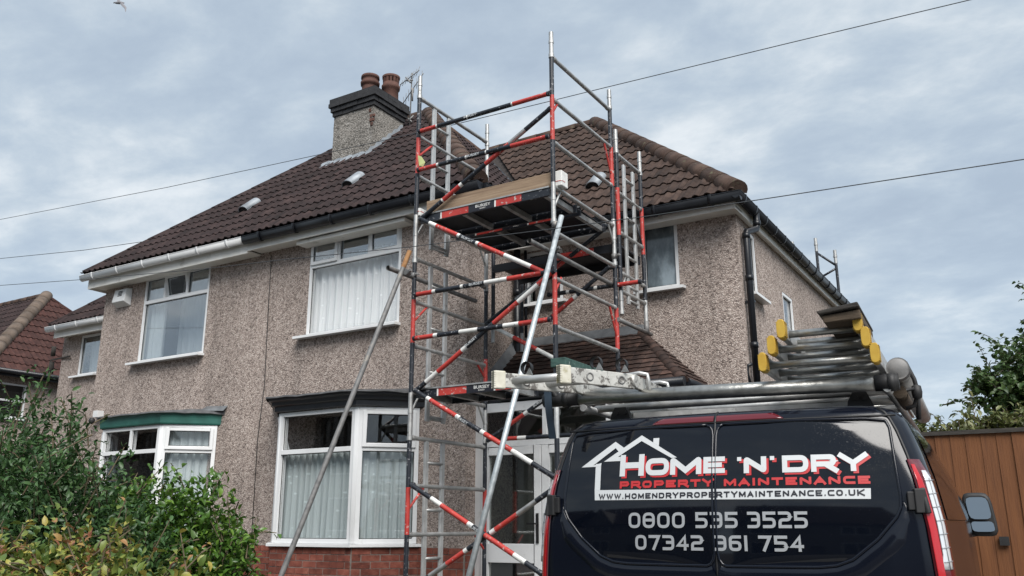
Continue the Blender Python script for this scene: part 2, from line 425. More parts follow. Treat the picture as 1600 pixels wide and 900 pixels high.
class MB:
    """Collects faces; build() links them as one mesh object."""

    def __init__(s):
        s.v, s.f, s.m, s.sm, s.uv = [], [], [], [], {}

    def face(s, pts, mi=0, smooth=False):
        i = len(s.v)
        s.v += [tuple(p) for p in pts]
        s.f.append(tuple(range(i, i + len(pts))))
        s.m.append(mi)
        s.sm.append(smooth)

    def grid(s, rows, mi=0, smooth=True, closed=False, flip=False):
        i = len(s.v)
        n = len(rows[0])
        for r in rows:
            s.v += [tuple(p) for p in r]
        for a in range(len(rows) - 1):
            for b in range(n if closed else n - 1):
                q = (i + a * n + b, i + a * n + (b + 1) % n, i + (a + 1) * n + (b + 1) % n, i + (a + 1) * n + b)
                s.f.append(q[::-1] if flip else q)
                s.m.append(mi)
                s.sm.append(smooth)

    def box(s, lo, hi, mi=0):
        x0, y0, z0 = lo
        x1, y1, z1 = hi
        s.hexa([(x0, y0, z0), (x1, y0, z0), (x1, y1, z0), (x0, y1, z0), (x0, y0, z1), (x1, y0, z1), (x1, y1, z1), (x0, y1, z1)], mi)

    def hexa(s, p, mi=0):
        i = len(s.v)
        s.v += [tuple(q) for q in p]
        for q in ((0, 3, 2, 1), (4, 5, 6, 7), (0, 1, 5, 4), (1, 2, 6, 5), (2, 3, 7, 6), (3, 0, 4, 7)):
            s.f.append(tuple(i + k for k in q))
            s.m.append(mi)
            s.sm.append(False)

    def bar(s, a, b, w, h, up=(0, 0, 1), mi=0):
        """A rectangular bar from a to b, w across, h along up."""
        a, b, up = Vector(a), Vector(b), Vector(up)
        d = (b - a).normalized()
        x = d.cross(up).normalized() * (w / 2)
        y = x.cross(d).normalized() * (h / 2)
        s.hexa([a - x - y, a + x - y, b + x - y, b - x - y, a - x + y, a + x + y, b + x + y, b - x + y], mi)

    def tube(s, a, b, r, n=10, bands=None, mi=0, caps=True, r2=None):
        a, b = Vector(a), Vector(b)
        d = (b - a)
        ln = d.length
        d.normalize()
        x = d.orthogonal().normalized()
        y = d.cross(x)
        r2 = r if r2 is None else r2
        bands = bands or [(0.0, 1.0, mi)]
        for t0, t1, k in bands:
            rows = []
            for t in (t0, t1):
                c = a + d * (ln * t)
                rr = r + (r2 - r) * t
                rows.append([c + (x * cos(q) + y * sin(q)) * rr for q in [2 * pi * j / n for j in range(n)]])
            s.grid(rows, k, True, True, flip=True)
        if caps:
            for t, k, fl in ((bands[0][0], bands[0][2], True), (bands[-1][1], bands[-1][2], False)):
                c = a + d * (ln * t)
                rr = r + (r2 - r) * t
                pts = [c + (x * cos(q) + y * sin(q)) * rr for q in [2 * pi * j / n for j in range(n)]]
                s.face(pts[::-1] if fl else pts, k)

    def path(s, pts, r, n=8, mi=0, caps=True, radii=None):
        pts = [Vector(p) for p in pts]
        rows = []
        prev = None
        for i, p in enumerate(pts):
            d = (pts[min(i + 1, len(pts) - 1)] - pts[max(i - 1, 0)]).normalized()
            if prev is None:
                x = d.orthogonal().normalized()
            else:
                x = (prev - d * prev.dot(d))
                x = x.normalized() if x.length > 1e-6 else d.orthogonal().normalized()
            prev = x
            y = d.cross(x)
            rr = radii[i] if radii else r
            rows.append([p + (x * cos(q) + y * sin(q)) * rr for q in [2 * pi * j / n for j in range(n)]])
        s.grid(rows, mi, True, True, flip=True)
        if caps:
            s.face(rows[0][::-1] if False else rows[0], mi)
            s.face(rows[-1], mi)

    def lathe(s, c, prof, n=20, mi=0, axis=(0, 0, 1)):
        c = Vector(c)
        ax = Vector(axis).normalized()
        x = ax.orthogonal().normalized()
        y = ax.cross(x)
        rows = [[c + ax * h + (x * cos(q) + y * sin(q)) * r for q in [2 * pi * j / n for j in range(n)]] for r, h in prof]
        s.grid(rows, mi, True, True)

    def prism(s, poly, off, mi=0):
        """A polygon pushed along off."""
        off = Vector(off)
        p = [Vector(q) for q in poly]
        q = [v + off for v in p]
        s.face(p[::-1], mi)
        s.face(q, mi)
        for i in range(len(p)):
            j = (i + 1) % len(p)
            s.face([p[i], p[j], q[j], q[i]], mi)

    def mesh(s, name, mats):
        me = bpy.data.meshes.new(name)
        me.from_pydata(s.v, [], s.f)
        for k in (mats if isinstance(mats, (list, tuple)) else [mats]):
            me.materials.append(M[k])
        me.polygons.foreach_set('material_index', s.m)
        me.polygons.foreach_set('use_smooth', s.sm)
        me.update()
        return me

    def build(s, name, mats, parent=None, weld=True, bevel=0.0):
        me = s.mesh(name, mats)
        bm = bmesh.new()
        bm.from_mesh(me)
        if weld:
            bmesh.ops.remove_doubles(bm, verts=bm.verts, dist=0.0003)
        bmesh.ops.recalc_face_normals(bm, faces=bm.faces)
        if bevel:
            ed = [e for e in bm.edges if len(e.link_faces) == 2 and e.calc_face_angle(0) > 0.5]
            bmesh.ops.bevel(bm, geom=ed, offset=bevel, segments=2, affect='EDGES', profile=0.5)
        bm.to_mesh(me)
        bm.free()
        return link(name, me, parent)


WM = {}


def link(name, me, parent=None, mw=None):
    o = bpy.data.objects.new(name, me)
    COL.objects.link(o)
    mw = mw or Matrix()
    WM[o.name] = mw
    if parent:
        o.parent = parent
        o.matrix_parent_inverse = WM[parent.name].inverted()
    o.matrix_basis = mw
    return o


def tag(o, label=None, cat=None, group=None, kind=None):
    for k, v in (('label', label), ('category', cat), ('group', group), ('kind', kind)):
        if v:
            o[k] = v
    return o


def thing(name, loc, label, cat, group=None):
    o = link(name, None, None, Matrix.Translation(loc))
    o.empty_display_size = 0.2
    return tag(o, label, cat, group)


def V3(*a):
    return Vector(a)


# ------------------------------------------------------------------ the setting
g = MB()
g.face([(-400, -400, GZ - 0.12), (400, -400, GZ - 0.12), (400, 400, GZ - 0.12), (-400, 400, GZ - 0.12)])
tag(g.build('ground', 'soil'), kind='structure')
g = MB()
g.box((-60, -11.5, GZ - 0.10), (40, 1.6, GZ - 0.004))
tag(g.build('road', 'asphalt'), kind='structure')
g = MB()
g.box((-60, 1.62, GZ - 0.11), (-3.6, 3.1, GZ + 0.10))
g.box((-3.6, 1.62, GZ - 0.11), (40, 3.1, GZ + 0.02))
tag(g.build('pavement', 'paving'), kind='structure')
g = MB()
g.box((-3.4, 3.12, GZ - 0.11), (3.2, 8.4, GZ + 0.006))
tag(g.build('driveway', 'paving'), kind='structure')

# ------------------------------------------------------------------ roofs


def convex_inside(poly, p):
    n = len(poly)
    for i in range(n):
        a, b = poly[i], poly[(i + 1) % n]
        if (b[0] - a[0]) * (p[1] - a[1]) - (b[1] - a[1]) * (p[0] - a[0]) < -1e-6:
            return False
    return True


_tile_cache = {}


def roll_profile(wid, rolls, h):
    pts = [(0.0, 0.0)]
    w = wid / rolls
    for k in range(rolls):
        o = k * w
        pts += [(o + .36 * w, 0.0), (o + .50 * w, .62 * h), (o + .68 * w, h), (o + .86 * w, .62 * h), (o + w, 0.0)]
    return pts


def tile_mesh(matn, wid, gauge, h, thick, rolls):
    key = (matn, wid, gauge, h, thick, rolls)
    if key in _tile_cache:
        return _tile_cache[key]
    pr = roll_profile(wid - 0.004, rolls, h)
    mb = MB()
    lift = thick + 0.012
    top0 = [(x, -0.02, z + lift) for x, z in pr]
    top1 = [(x, gauge + 0.03, z + 0.004) for x, z in pr]
    bot0 = [(x, -0.02, z + lift - thick) for x, z in pr]
    mb.grid([top0, top1], 0, False)
    mb.grid([bot0, top0], 0, False)
    for s_ in (0, -1):
        mb.face([top0[s_], top1[s_], (top1[s_][0], top1[s_][1], -0.012), (bot0[s_][0], bot0[s_][1], bot0[s_][2] - 0.004)])
    me = mb.mesh('tile', matn)
    _tile_cache[key] = me
    return me


def tile_slope(roof, O, u, v, poly, matn, wid=0.30, gauge=0.345, h=0.026, thick=0.016, rolls=2, shift=0.0, cap=300, jitter=0.004):
    """Lays separate tiles over a convex polygon of a slope; edge tiles are cut to the hip or valley."""
    O, u, v = Vector(O), Vector(u).normalized(), Vector(v).normalized()
    n = u.cross(v).normalized()
    me = tile_mesh(matn, wid, gauge, h, thick, rolls)
    us = [p[0] for p in poly]
    vsq = [p[1] for p in poly]
    cnt = 0
    b = min(vsq)
    while b < max(vsq) - 0.02:
        a = math.floor(min(us) / wid) * wid + shift
        while a < max(us):
            cs = [(a + .004, b + .004), (a + wid - .004, b + .004), (a + wid - .004, b + gauge - .004), (a + .004, b + gauge - .004)]
            ins = [convex_inside(poly, c) for c in cs]
            mid = [convex_inside(poly, (a + wid * i, b + gauge * j)) for i in (.25, .5, .75) for j in (.2, .5, .8)]
            if any(ins) or any(mid):
                B = Matrix((( u.x, v.x, n.x, 0), (u.y, v.y, n.y, 0), (u.z, v.z, n.z, 0), (0, 0, 0, 1)))
                rz = random.uniform(-1, 1) * jitter
                T = Matrix.Translation(O + u * (a + random.uniform(-.001, .001)) + v * b + n * (0.012 + random.uniform(0, .003))) @ B @ Matrix.Rotation(rz, 4, 'Z')
                if all(ins):
                    o = link('tile', me, roof, T)
                else:
                    bm = bmesh.new()
                    bm.from_mesh(me)
                    for i in range(len(poly)):
                        p, q = poly[i], poly[(i + 1) % len(poly)]
                        d = (q[0] - p[0], q[1] - p[1])
                        if abs(d[1]) < 1e-6 and p[1] <= min(vsq) + 1e-6:
                            continue
                        nr = Vector((d[1], -d[0], 0)).normalized()
                        bmesh.ops.bisect_plane(bm, geom=bm.verts[:] + bm.edges[:] + bm.faces[:], plane_co=(p[0] - a, p[1] - b, 0), plane_no=nr, clear_outer=True)
                    if len(bm.faces) < 2:
                        bm.free()
                        a += wid
                        continue
                    m2 = bpy.data.meshes.new('tile')
                    bm.to_mesh(m2)
                    bm.free()
                    m2.materials.append(M[matn])
                    o = link('tile', m2, roof, T)
                cnt += 1
            a += wid
        b += gauge
    return cnt


def ridge_run(roof, a, b, r, matn, name='hip_tile', seg=0.42, lift=0.0, skip=0.0):
    """Half-round tiles lapped along a hip or ridge, each a piece of its own on a mortar bed."""
    a, b = Vector(a), Vector(b)
    d = (b - a)
    ln = d.length
    d.normalize()
    x = d.cross(Vector((0, 0, 1))).normalized()
    y = x.cross(d).normalized()
    k = max(1, int(round(ln / seg)))
    for i in range(k):
        c0 = a + d * (ln * i / k - 0.02)
        c1 = a + d * (ln * (i + 1) / k + 0.015)
        mb = MB()
        rows = []
        for t in (0, 1):
            c = (c0, c1)[t] + y * (lift + (0.004 if t == 0 else 0.0))
            rr = r * (1.012 if t == 0 else 0.99)
            rows.append([c + x * cos(q) * rr * 1.12 + y * (sin(q) * rr - .25 * r) for q in [pi * (j / 9.0) * 1.16 - .25 for j in range(10)]])
        mb.grid(rows, 0, True)
        mb.face(rows[0])
        mb.face(rows[1])
        mb.build(name, matn, roof)


def slope_slab(mb, pts, th=0.03):
    """The boarding under a slope, pushed down below the tiles."""
    p = [Vector(q) for q in pts]
    n = (p[1] - p[0]).cross(p[2] - p[0]).normalized()
    if n.z < 0:
        n = -n
    mb.prism([q - n * 0.012 for q in p], -n * th)


# ------------------------------------------------------------------ walls and windows


def wall_panel(mb, O, u, n, wid, z0, z1, holes, th=0.12):
    """A wall sheet with openings and reveals. u runs along it, n points outward, holes = (a0, a1, z0, z1)."""
    O, u, n = Vector(O), Vector(u), Vector(n)
    xs = sorted({0.0, wid, *[h[0] for h in holes], *[h[1] for h in holes]})
    zs = sorted({z0, z1, *[h[2] for h in holes], *[h[3] for h in holes]})
    P = lambda a, z, d=0.0: (O + u * a - n * d).to_tuple()[:2] + (z,)
    for i in range(len(xs) - 1):
        for j in range(len(zs) - 1):
            cx, cz = (xs[i] + xs[i + 1]) / 2, (zs[j] + zs[j + 1]) / 2
            if any(h[0] < cx < h[1] and h[2] < cz < h[3] for h in holes):
                continue
            mb.face([P(xs[i], zs[j]), P(xs[i + 1], zs[j]), P(xs[i + 1], zs[j + 1]), P(xs[i], zs[j + 1])])
    for a0, a1, b0, b1 in holes:
        mb.face([P(a0, b0), P(a0, b0, th), P(a0, b1, th), P(a0, b1)])
        mb.face([P(a1, b0), P(a1, b0, th), P(a1, b1, th), P(a1, b1)])
        mb.face([P(a0, b1), P(a1, b1), P(a1, b1, th), P(a0, b1, th)])
        mb.face([P(a0, b0), P(a1, b0), P(a1, b0, th), P(a0, b0, th)])


class Pl:
    """A vertical plane: at(a, z, d) is a along it, at height z, d outward."""

    def __init__(s, O, u, n):
        s.O, s.u, s.n = Vector((O[0], O[1], 0)), Vector((u[0], u[1], 0)).normalized(), Vector((n[0], n[1], 0)).normalized()

    def at(s, a, z, d=0.0):
        return s.O + s.u * a + s.n * d + Vector((0, 0, z))

    def rect(s, mb, a0, a1, z0, z1, d0, d1, mi=0):
        mb.hexa([s.at(a0, z0, d1), s.at(a1, z0, d1), s.at(a1, z0, d0), s.at(a0, z0, d0), s.at(a0, z1, d1), s.at(a1, z1, d1), s.at(a1, z1, d0), s.at(a0, z1, d0)], mi)

    def frame(s, mb, a0, a1, z0, z1, w, d0, d1, mi=0):
        s.rect(mb, a0, a0 + w, z0, z1, d0, d1, mi)
        s.rect(mb, a1 - w, a1, z0, z1, d0, d1, mi)
        s.rect(mb, a0 + w, a1 - w, z0, z0 + w, d0, d1, mi)
        s.rect(mb, a0 + w, a1 - w, z1 - w, z1, d0, d1, mi)


def pane(pl, a0, a1, z0, z1, d, parent, matn='glass'):
    mb = MB()
    pl.rect(mb, a0, a1, z0, z1, d - .006, d)
    return mb.build('pane', matn, parent)


def seal(pl, mb, a0, a1, z0, z1, d):
    """The thin black gasket round a pane."""
    pl.frame(mb, a0, a1, z0, z1, 0.008, d - .004, d + .002)


def casement(pl, a0, a1, z0, z1, parent, d=0.0, tilt=0.0, matn='upvc', w=0.05, gm='glass'):
    """A white opening light with its own pane and gasket; tilt swings its foot outward."""
    mb = MB()
    pl.frame(mb, a0, a1, z0, z1, w, d - .045, d + .012)
    o = mb.build('casement', matn, parent, bevel=0.006)
    mbp = MB()
    pl.rect(mbp, a0 + w, a1 - w, z0 + w, z1 - w, d - .018, d - .012)
    ms = MB()
    seal(pl, ms, a0 + w, a1 - w, z0 + w, z1 - w, d - .006)
    out = [o]
    p = mbp.build('pane', gm, parent)
    q = ms.build('gasket', 'rubber_seal', parent)
    if tilt:
        h = pl.at(a0, z1, d)
        T = Matrix.Translation(h) @ Matrix.Rotation(tilt, 4, pl.u) @ Matrix.Translation(-h)
        for k in (o, p, q):
            k.matrix_basis = T
            WM[k.name] = T
    return o


def curtain(pl, a0, a1, z0, z1, d, parent, matn='net', folds=14, amp=0.035, seed=0):
    r = random.Random(seed)
    n = max(60, int((a1 - a0) * 80))
    ph = [r.uniform(0, 6.28) for _ in range(4)]
    rows = []
    zn = 8
    for j in range(zn + 1):
        row = []
        tz = j / zn
        for i in range(n + 1):
            t = i / n
            w = sin(t * folds * 6.28 + ph[0] + .5 * sin(t * 9 + ph[1])) * amp + sin(t * folds * 2.3 * 6.28 + ph[2] + .8 * sin(tz * 2 + t * 5)) * amp * .45
            w *= (.55 + .45 * (1 - tz))
            row.append(pl.at(a0 + (a1 - a0) * t, z0 + (z1 - z0) * tz, d + w))
        rows.append(row)
    mb = MB()
    mb.grid(rows, 0, True)
    me = mb.mesh('curtain', matn)
    uv = me.uv_layers.new(name='UVMap')
    N1 = n + 1
    for lp in me.loops:
        i, j = lp.vertex_index % N1, lp.vertex_index // N1
        uv.data[lp.index].uv = ((a1 - a0) * i / n, (z1 - z0) * j / zn)
    return link('curtain', me, parent)


def sill(pl, a0, a1, z, parent, out=0.13, h=0.035, matn='upvc', back=-.06):
    mb = MB()
    p = [pl.at(a0, z, back), pl.at(a0, z - .012, out), pl.at(a0, z - .012 - h, out), pl.at(a0, z - h - .012, out - .02), pl.at(a0, z - h, back)]
    mb.prism(p, pl.u * (a1 - a0))
    return mb.build('sill', matn, parent)


# main geometry of the pair
CX = -10.1                      # the party line
FY, FXL, FXR = 9.0, -14.0, -6.19    # front of the projecting bays
WY, WXL, WXR = 10.25, -17.2, -2.98  # fronts of the recessed wings
BACK = 16.5
P92 = 0.93
DPC = -0.27                     # render starts here, brick below
EZ, WEZ = 4.28, 3.93            # roof edges
SOF, WSOF = 4.05, 3.72


def house(side):
    """One half of the pair. side = +1 the right house, -1 the left one; mirrored about the party line."""
    mx = lambda x: x if side > 0 else 2 * CX - x
    sx = side
    lab = ('pebbledashed right half of the semi with black gutters, behind the scaffold tower' if side > 0 else
           'pebbledashed left half of the semi with white gutter and green bay fascia')
    H = thing('semi_detached_house', (mx(-7), 12, GZ), lab, 'house')
    # ---- walls
    wm = MB()
    holes_f = [(2 * 0 + .0, .0, 0, 0)]
    if side > 0:
        # front, from party line to corner: a = x - CX
        wall_panel(wm, (CX, FY, 0), (1, 0, 0), (0, -1, 0), FXR - CX, DPC, SOF + .12, [(1.06, 2.79, 2.64, 4.16), (1.36, 3.10, DPC, 1.46)])
        wall_panel(wm, (FXR, FY, 0), (0, 1, 0), (1, 0, 0), WY - FY, DPC, SOF + .12, [])
        wall_panel(wm, (FXR, WY, 0), (1, 0, 0), (0, -1, 0), WXR - FXR, DPC, WSOF + .15, [(.16, .74, 2.98, 3.74), (1.93, 2.43, 2.93, 3.86), (.1, 1.2, DPC, .9)])
        wall_panel(wm, (WXR, WY, 0), (0, 1, 0), (1, 0, 0), BACK - WY, DPC, WSOF + .15, [(.31, .76, 2.82, 3.68), (2.02, 2.58, 2.55, 3.22)])
        wall_panel(wm, (WXR, BACK, 0), (-1, 0, 0), (0, 1, 0), WXR - CX, GZ, WSOF + .15, [])
        wall_panel(wm, (CX, BACK, 0), (0, -1, 0), (-1, 0, 0), BACK - FY, GZ, SOF + .1, [])
    else:
        wall_panel(wm, (FXL, FY, 0), (1, 0, 0), (0, -1, 0), CX - FXL, DPC, SOF + .12, [(1.10, 2.75, 2.62, 4.09), (.71, 2.63, DPC, 1.46)])
        wall_panel(wm, (FXL, FY, 0), (0, 1, 0), (-1, 0, 0), WY - FY, DPC, SOF + .12, [])
        wall_panel(wm, (WXL, WY, 0), (1, 0, 0), (0, -1, 0), FXL - WXL, DPC, WSOF + .15, [(.62, 1.30, 2.90, 3.73)])
        wall_panel(wm, (WXL, WY, 0), (0, 1, 0), (-1, 0, 0), BACK - WY, GZ, WSOF + .15, [])
        wall_panel(wm, (WXL, BACK, 0), (1, 0, 0), (0, 1, 0), CX - WXL, GZ, WSOF + .15, [])
    wl = wm.build('wall', 'dash', H, weld=False)
    # floors and a partition keep the rooms dark behind the glass
    rm = MB()
    xa, xb = sorted((CX + sx * .02, mx(WXR) - sx * .14))
    rm.box((xa, WY + .9, GZ + .1), (xb, WY + 1.0, 3.9))
    rm.box((xa, WY + .16, 2.15), (xb, BACK - .14, 2.3))
    xa2, xb2 = sorted((CX + sx * .02, mx(FXR) - sx * .14))
    rm.box((xa2, FY + .14, 2.15), (xb2, WY + .89, 2.3))
    rm.box((xa2, FY + .14, 4.2), (xb2, WY + .89, 4.25))
    rm.build('interior', 'room', H)
    # ---- roof
    rb = MB()
    ax, ay, az = mx(-9.5), 12.42, EZ + P92 * (12.42 - 8.65) - .02
    ex = -5.82 if side > 0 else -14.16
    vb = 9.9 + (az - WEZ) / P92
    wx = -2.86 if side > 0 else -17.16
    # front slope, side slope, wing slope, outer hip slope, back
    slope_slab(rb, [(CX, 8.65, EZ), (ex, 8.65, EZ), (ax, ay, az), (CX, ay, az)])
    v0 = (ex, 9.9 + (EZ - WEZ) / P92, EZ)
    rh = (mx(-8.75), 13.2, 7.01)
    slope_slab(rb, [(ex, 8.65, EZ), v0, rh, (ax, ay, az)])
    wr = (mx(-6.36), 13.36, WEZ + P92 * 3.46)
    slope_slab(rb, [v0, (ex, 9.9, WEZ), (wx, 9.9, WEZ), wr, rh])
    slope_slab(rb, [(wx, 9.9, WEZ), (wx, 16.82, WEZ), wr])
    dn = lambda p, d=.03: (p[0], p[1], p[2] - d)
    slope_slab(rb, [(CX, ay, az - .03), dn((ax, ay, az)), (ax, 16.2, 4.2), (CX, 16.2, 4.2)])
    slope_slab(rb, [dn((ax, ay, az)), dn(rh), (rh[0], 16.3, 4.0)])
    slope_slab(rb, [dn((ax, ay, az)), (rh[0], 16.3, 4.0), (ax, 16.2, 4.2)])
    slope_slab(rb, [dn(rh), dn(wr), (wx, 16.82, WEZ), (rh[0], 16.3, 4.0)])
    R = rb.build('roof', 'underlay', H)
    up = Vector((0, 1, P92)).normalized()
    sl_ = sqrt(1 + P92 ** 2)
    if side > 0:
        L1 = (ay - 8.65) * sl_
        tile_slope(R, (CX, 8.62, EZ - .01), (1, 0, 0), up, [(0, 0), (ex - CX, 0), (ax - CX, L1), (0, L1)], 'tile_main')
        # side slope faces +X: u runs +Y, v runs up and to -X
        us = Vector((-1, 0, P92)).normalized()
        q = lambda p: (p[1] - 8.65, (ex - p[0]) * sl_)
        tile_slope(R, (ex, 8.65, EZ), (0, 1, 0), us, [(0, 0), q(v0), q(rh), q((ax, ay, az))], 'tile_main')
        q2 = lambda p: (p[0] + 9.0, (p[1] - 9.9) * sl_)
        tile_slope(R, (-9.0, 9.88, WEZ - .01), (1, 0, 0), up, [q2((ex + .335, 9.9, 0)), q2((wx, 9.9, 0)), q2(wr), q2(rh), q2(v0)], 'tile_wing')
        ridge_run(R, (ex - .02, 8.67, EZ + .05), (ax, ay, az + .05), .135, 'ridge')
        ridge_run(R, (wx + .02, 9.92, WEZ + .05), (wr[0], wr[1], wr[2] + .05), .122, 'ridge')
        ridge_run(R, (CX, ay, az + .03), (ax, ay, az + .03), .11, 'ridge', 'ridge_tile')
        ridge_run(R, (wr[0], wr[1], wr[2] + .03), (rh[0], rh[1], rh[2] + .05), .10, 'ridge', 'ridge_tile')
        ridge_run(R, (ax, ay, az + .02), (rh[0], rh[1], rh[2] + .04), .06, 'ridge')
        # lead in the valley
        mb = MB()
        a, b = Vector(v0) + V3(0, 0, .045), Vector(rh) + V3(0, 0, .035)
        k = 14
        r0, r1, r2 = [], [], []
        for i in range(k + 1):
            p = a.lerp(b, i / k)
            r0.append(p + V3(.055, -.055 + 0, 0.006) * random.uniform(.8, 1.25))
            r1.append(p + V3(0, 0, .004))
            r2.append(p + V3(-.075, -.03, .066) * random.uniform(.8, 1.2))
        mb.grid([r0, r1, r2], 0, False)
        mb.build('valley_flashing', 'lead', R)
    else:
        L1 = (ay - 8.65) * sl_
        tile_slope(R, (ex, 8.62, EZ - .01), (1, 0, 0), up, [(0, 0), (CX - ex + .004, 0), (CX - ex + .004, L1), (ax - ex, L1)], 'tile_main', shift=((CX - ex) % .30) - .30)
        q2 = lambda p: (p[0] - wx, (p[1] - 9.9) * sl_)
        tile_slope(R, (wx, 9.88, WEZ - .01), (1, 0, 0), up, [(0, 0), (3.2, 0), (3.2, 3.2 * sl_)], 'tile_main')
        ridge_run(R, (ex, 8.65, EZ + .02), (ax, ay, az + .03), .075, 'tile_main')
        ridge_run(R, (wx, 9.9, WEZ + .02), (wr[0], wr[1], wr[2] + .03), .075, 'tile_main')
        ridge_run(R, (ax, ay, az + .02), (CX, ay, az + .02), .10, 'ridge', 'ridge_tile')
    # ---- eaves: soffit boards, fascias, gutters
    gm = 'gutter_black' if side > 0 else 'upvc'
    fm = 'upvc_old'
    mb = MB()
    x0, x1 = sorted((CX + sx * .001, ex - sx * .03))
    fb = 4.055 if side > 0 else 4.02
    mb.box((x0, 8.72, fb), (x1, 8.74, EZ - .03))                     # fascia board
    mb.box((x0, 8.741, fb + .03), (x1, FY, fb + .05))                          # soffit
    mb.box(*[tuple(c) for c in zip(*[sorted(p) for p in zip((ex - sx * .05, 8.745, 4.02), (ex - sx * .03, WY - .35, EZ - .03))])])
    xs_ = sorted((mx(FXR), ex - sx * .051))
    mb.box((xs_[0], 8.75, 4.056), (xs_[1], WY, 4.076))
    xw = sorted((mx(FXR) - 0 * sx, wx - sx * .04))
    mb.box((xw[0], 9.97, 3.74 if side > 0 else 3.69), (xw[1], 9.99, WEZ - .03))
    mb.box((xw[0], 9.991, 3.765), (xw[1], WY, 3.785))
    xo = sorted((wx - sx * .06, wx - sx * .04))
    mb.box((xo[0], 9.991, 3.74), (xo[1], 16.8, WEZ - .03))
    xo = sorted((mx(WXR), wx - sx * .061)) if side > 0 else [wx + .061, wx + .08]
    mb.box((xo[0], 9.992, 3.766), (xo[1], 16.8, 3.786))
    mb.build('soffit', fm, H)
    if side > 0:
        # the box over the upstairs window head, and a strip of shadow board
        mb = MB()
        mb.box((-9.12, 8.78, 4.0), (-7.1, 8.997, 4.053))
        mb.build('window_head_box', fm, H)

    def gutter(a, b, r, matn, nb, ends=True):
        a, b = Vector(a), Vector(b)
        d = (b - a).normalized()
        out = d.cross(V3(0, 0, 1))
        mb2 = MB()
        rows = []
        for c in (a, b):
            rows.append([c + out * cos(q) * r + V3(0, 0, 1) * sin(q) * r * 1.55 for q in [pi + pi * j / 10 for j in range(11)]])
        rows2 = []
        for c in (b, a):
            rows2.append([c + out * cos(q) * r * .9 + V3(0, 0, 1) * (sin(q) * r * 1.45) for q in [pi + pi * j / 10 for j in range(11)]])
        mb2.grid(rows, 0, True)
        mb2.grid(rows2, 0, True)
        for row in rows:
            mb2.face(row)
        for s_ in (-1, 1):
            mb2.tube(a + out * (r * .97 * s_), b + out * (r * .97 * s_), .007, 6, caps=False)
        go = mb2.build('gutter', matn, H)
        ln = (b - a).length
        for i in range(nb):
            c = a + d * (ln * (i + .5) / nb)
            m3 = MB()
            rr = r * 1.10
            rws = []
            for e in (-.022, .022):
                rws.append([c + d * e + out * cos(q) * rr + V3(0, 0, 1) * (sin(q) * rr * 1.55) for q in [pi * .96 + pi * 1.08 * j / 8 for j in range(9)]])
            m3.grid(rws, 0, True)
            for k in range(2):
                rr2 = r * .98
                rin = [c + d * (-.022, .022)[k] + out * cos(q) * rr2 + V3(0, 0, 1) * (sin(q) * rr2 * 1.55) for q in [pi * .96 + pi * 1.08 * j / 8 for j in range(9)]]
                m3.grid([rws[k], rin], 0, False)
            m3.build('gutter_bracket', matn, go)
        return go

    gz = EZ - .035
    xa, xb = sorted((CX + sx * .004, ex + sx * .05))
    gutter((xa, 8.645, gz), (xb, 8.645, gz), .070 if side > 0 else .062, gm, 6)
    wz = WEZ - .03
    xa, xb = sorted((mx(-5.76), wx + sx * .07))
    if side > 0:
        gutter((ex + .035, 8.72, gz), (ex + .035, 9.85, gz), .06, gm, 2)
        gutter((xa, 9.875, wz), (xb, 9.875, wz), .068, gm, 4)
        gutter((mx(-2.835), 9.815, wz + .004), (mx(-2.835), 16.8, wz + .004), .060, gm, 15)
    else:
        gutter((xa, 9.875, wz), (xb, 9.875, wz), .06, gm, 4)
    return H, R, mx


HR, RR, mxr = house(1)
HL, RL, mxl = house(-1)

# ---- windows upstairs
PF = Pl((CX, FY), (1, 0), (0, -1))


def three_light(H, a0, a1, z0, z1, ztr, m1, m2, lights, curt, cm, seed, gm='glass'):
    """An upstairs window: three small lights over one wide pane. lights say which small ones open."""
    fm = 'upvc'
    mb = MB()
    d1 = -.005
    PF.frame(mb, a0, a1, z0, z1, .045, -.09, d1)
    PF.rect(mb, a0 + .045, a1 - .045, ztr - .03, ztr + .03, -.09, d1 + .002)
    for m in (m1, m2):
        PF.rect(mb, m - .024, m + .024, ztr + .03, z1 - .045, -.09, d1 + .001)
    Wd = mb.build('window', fm, H, bevel=0.004)
    spans = [(a0 + .045, m1 - .024), (m1 + .024, m2 - .024), (m2 + .024, a1 - .045)]
    for i, (p, q) in enumerate(spans):
        if lights[i] is None:
            pane(PF, p, q, ztr + .03, z1 - .045, -.04, Wd, 'glass_blue')
            ms = MB()
            seal(PF, ms, p, q, ztr + .03, z1 - .045, -.032)
            ms.build('gasket', 'rubber_seal', Wd)
        else:
            casement(PF, p - .014, q + .014, ztr + .016, z1 - .031, Wd, d=.012, tilt=lights[i], w=.048, gm='glass_blue')
    pane(PF, a0 + .045, a1 - .045, z0 + .045, ztr - .03, -.04, Wd, gm)
    ms = MB()
    seal(PF, ms, a0 + .045, a1 - .045, z0 + .045, ztr - .03, -.032)
    ms.build('gasket', 'rubber_seal', Wd)
    sill(PF, a0 - .13, a1 + .03, z0 + .008, Wd)
    if curt == 'full':
        curtain(PF, a0 - .30, a1 + .12, z0 - .08, ztr + .16, -.17, Wd, cm, 15, .042, seed)
    else:
        curtain(PF, a0 - .30, a0 + .42, z0 - .1, z1 + .1, -.18, Wd, cm, 6, .04, seed)
        curtain(PF, a0 + .2, a1 + .1, z0 - .1, z1 + .3, -.62, Wd, 'net', 9, .03, seed + 5)
    return Wd


three_light(HR, 1.06, 2.79, 2.64, 4.16, 3.70, 1.62, 2.20, [0.0001, None, 0.06], 'full', 'net', 3)
three_light(HL, -2.80, -1.15, 2.62, 4.09, 3.66, -2.28, -1.71, [None, 0.24, None], 'part', 'voile', 4, 'glass_blue')

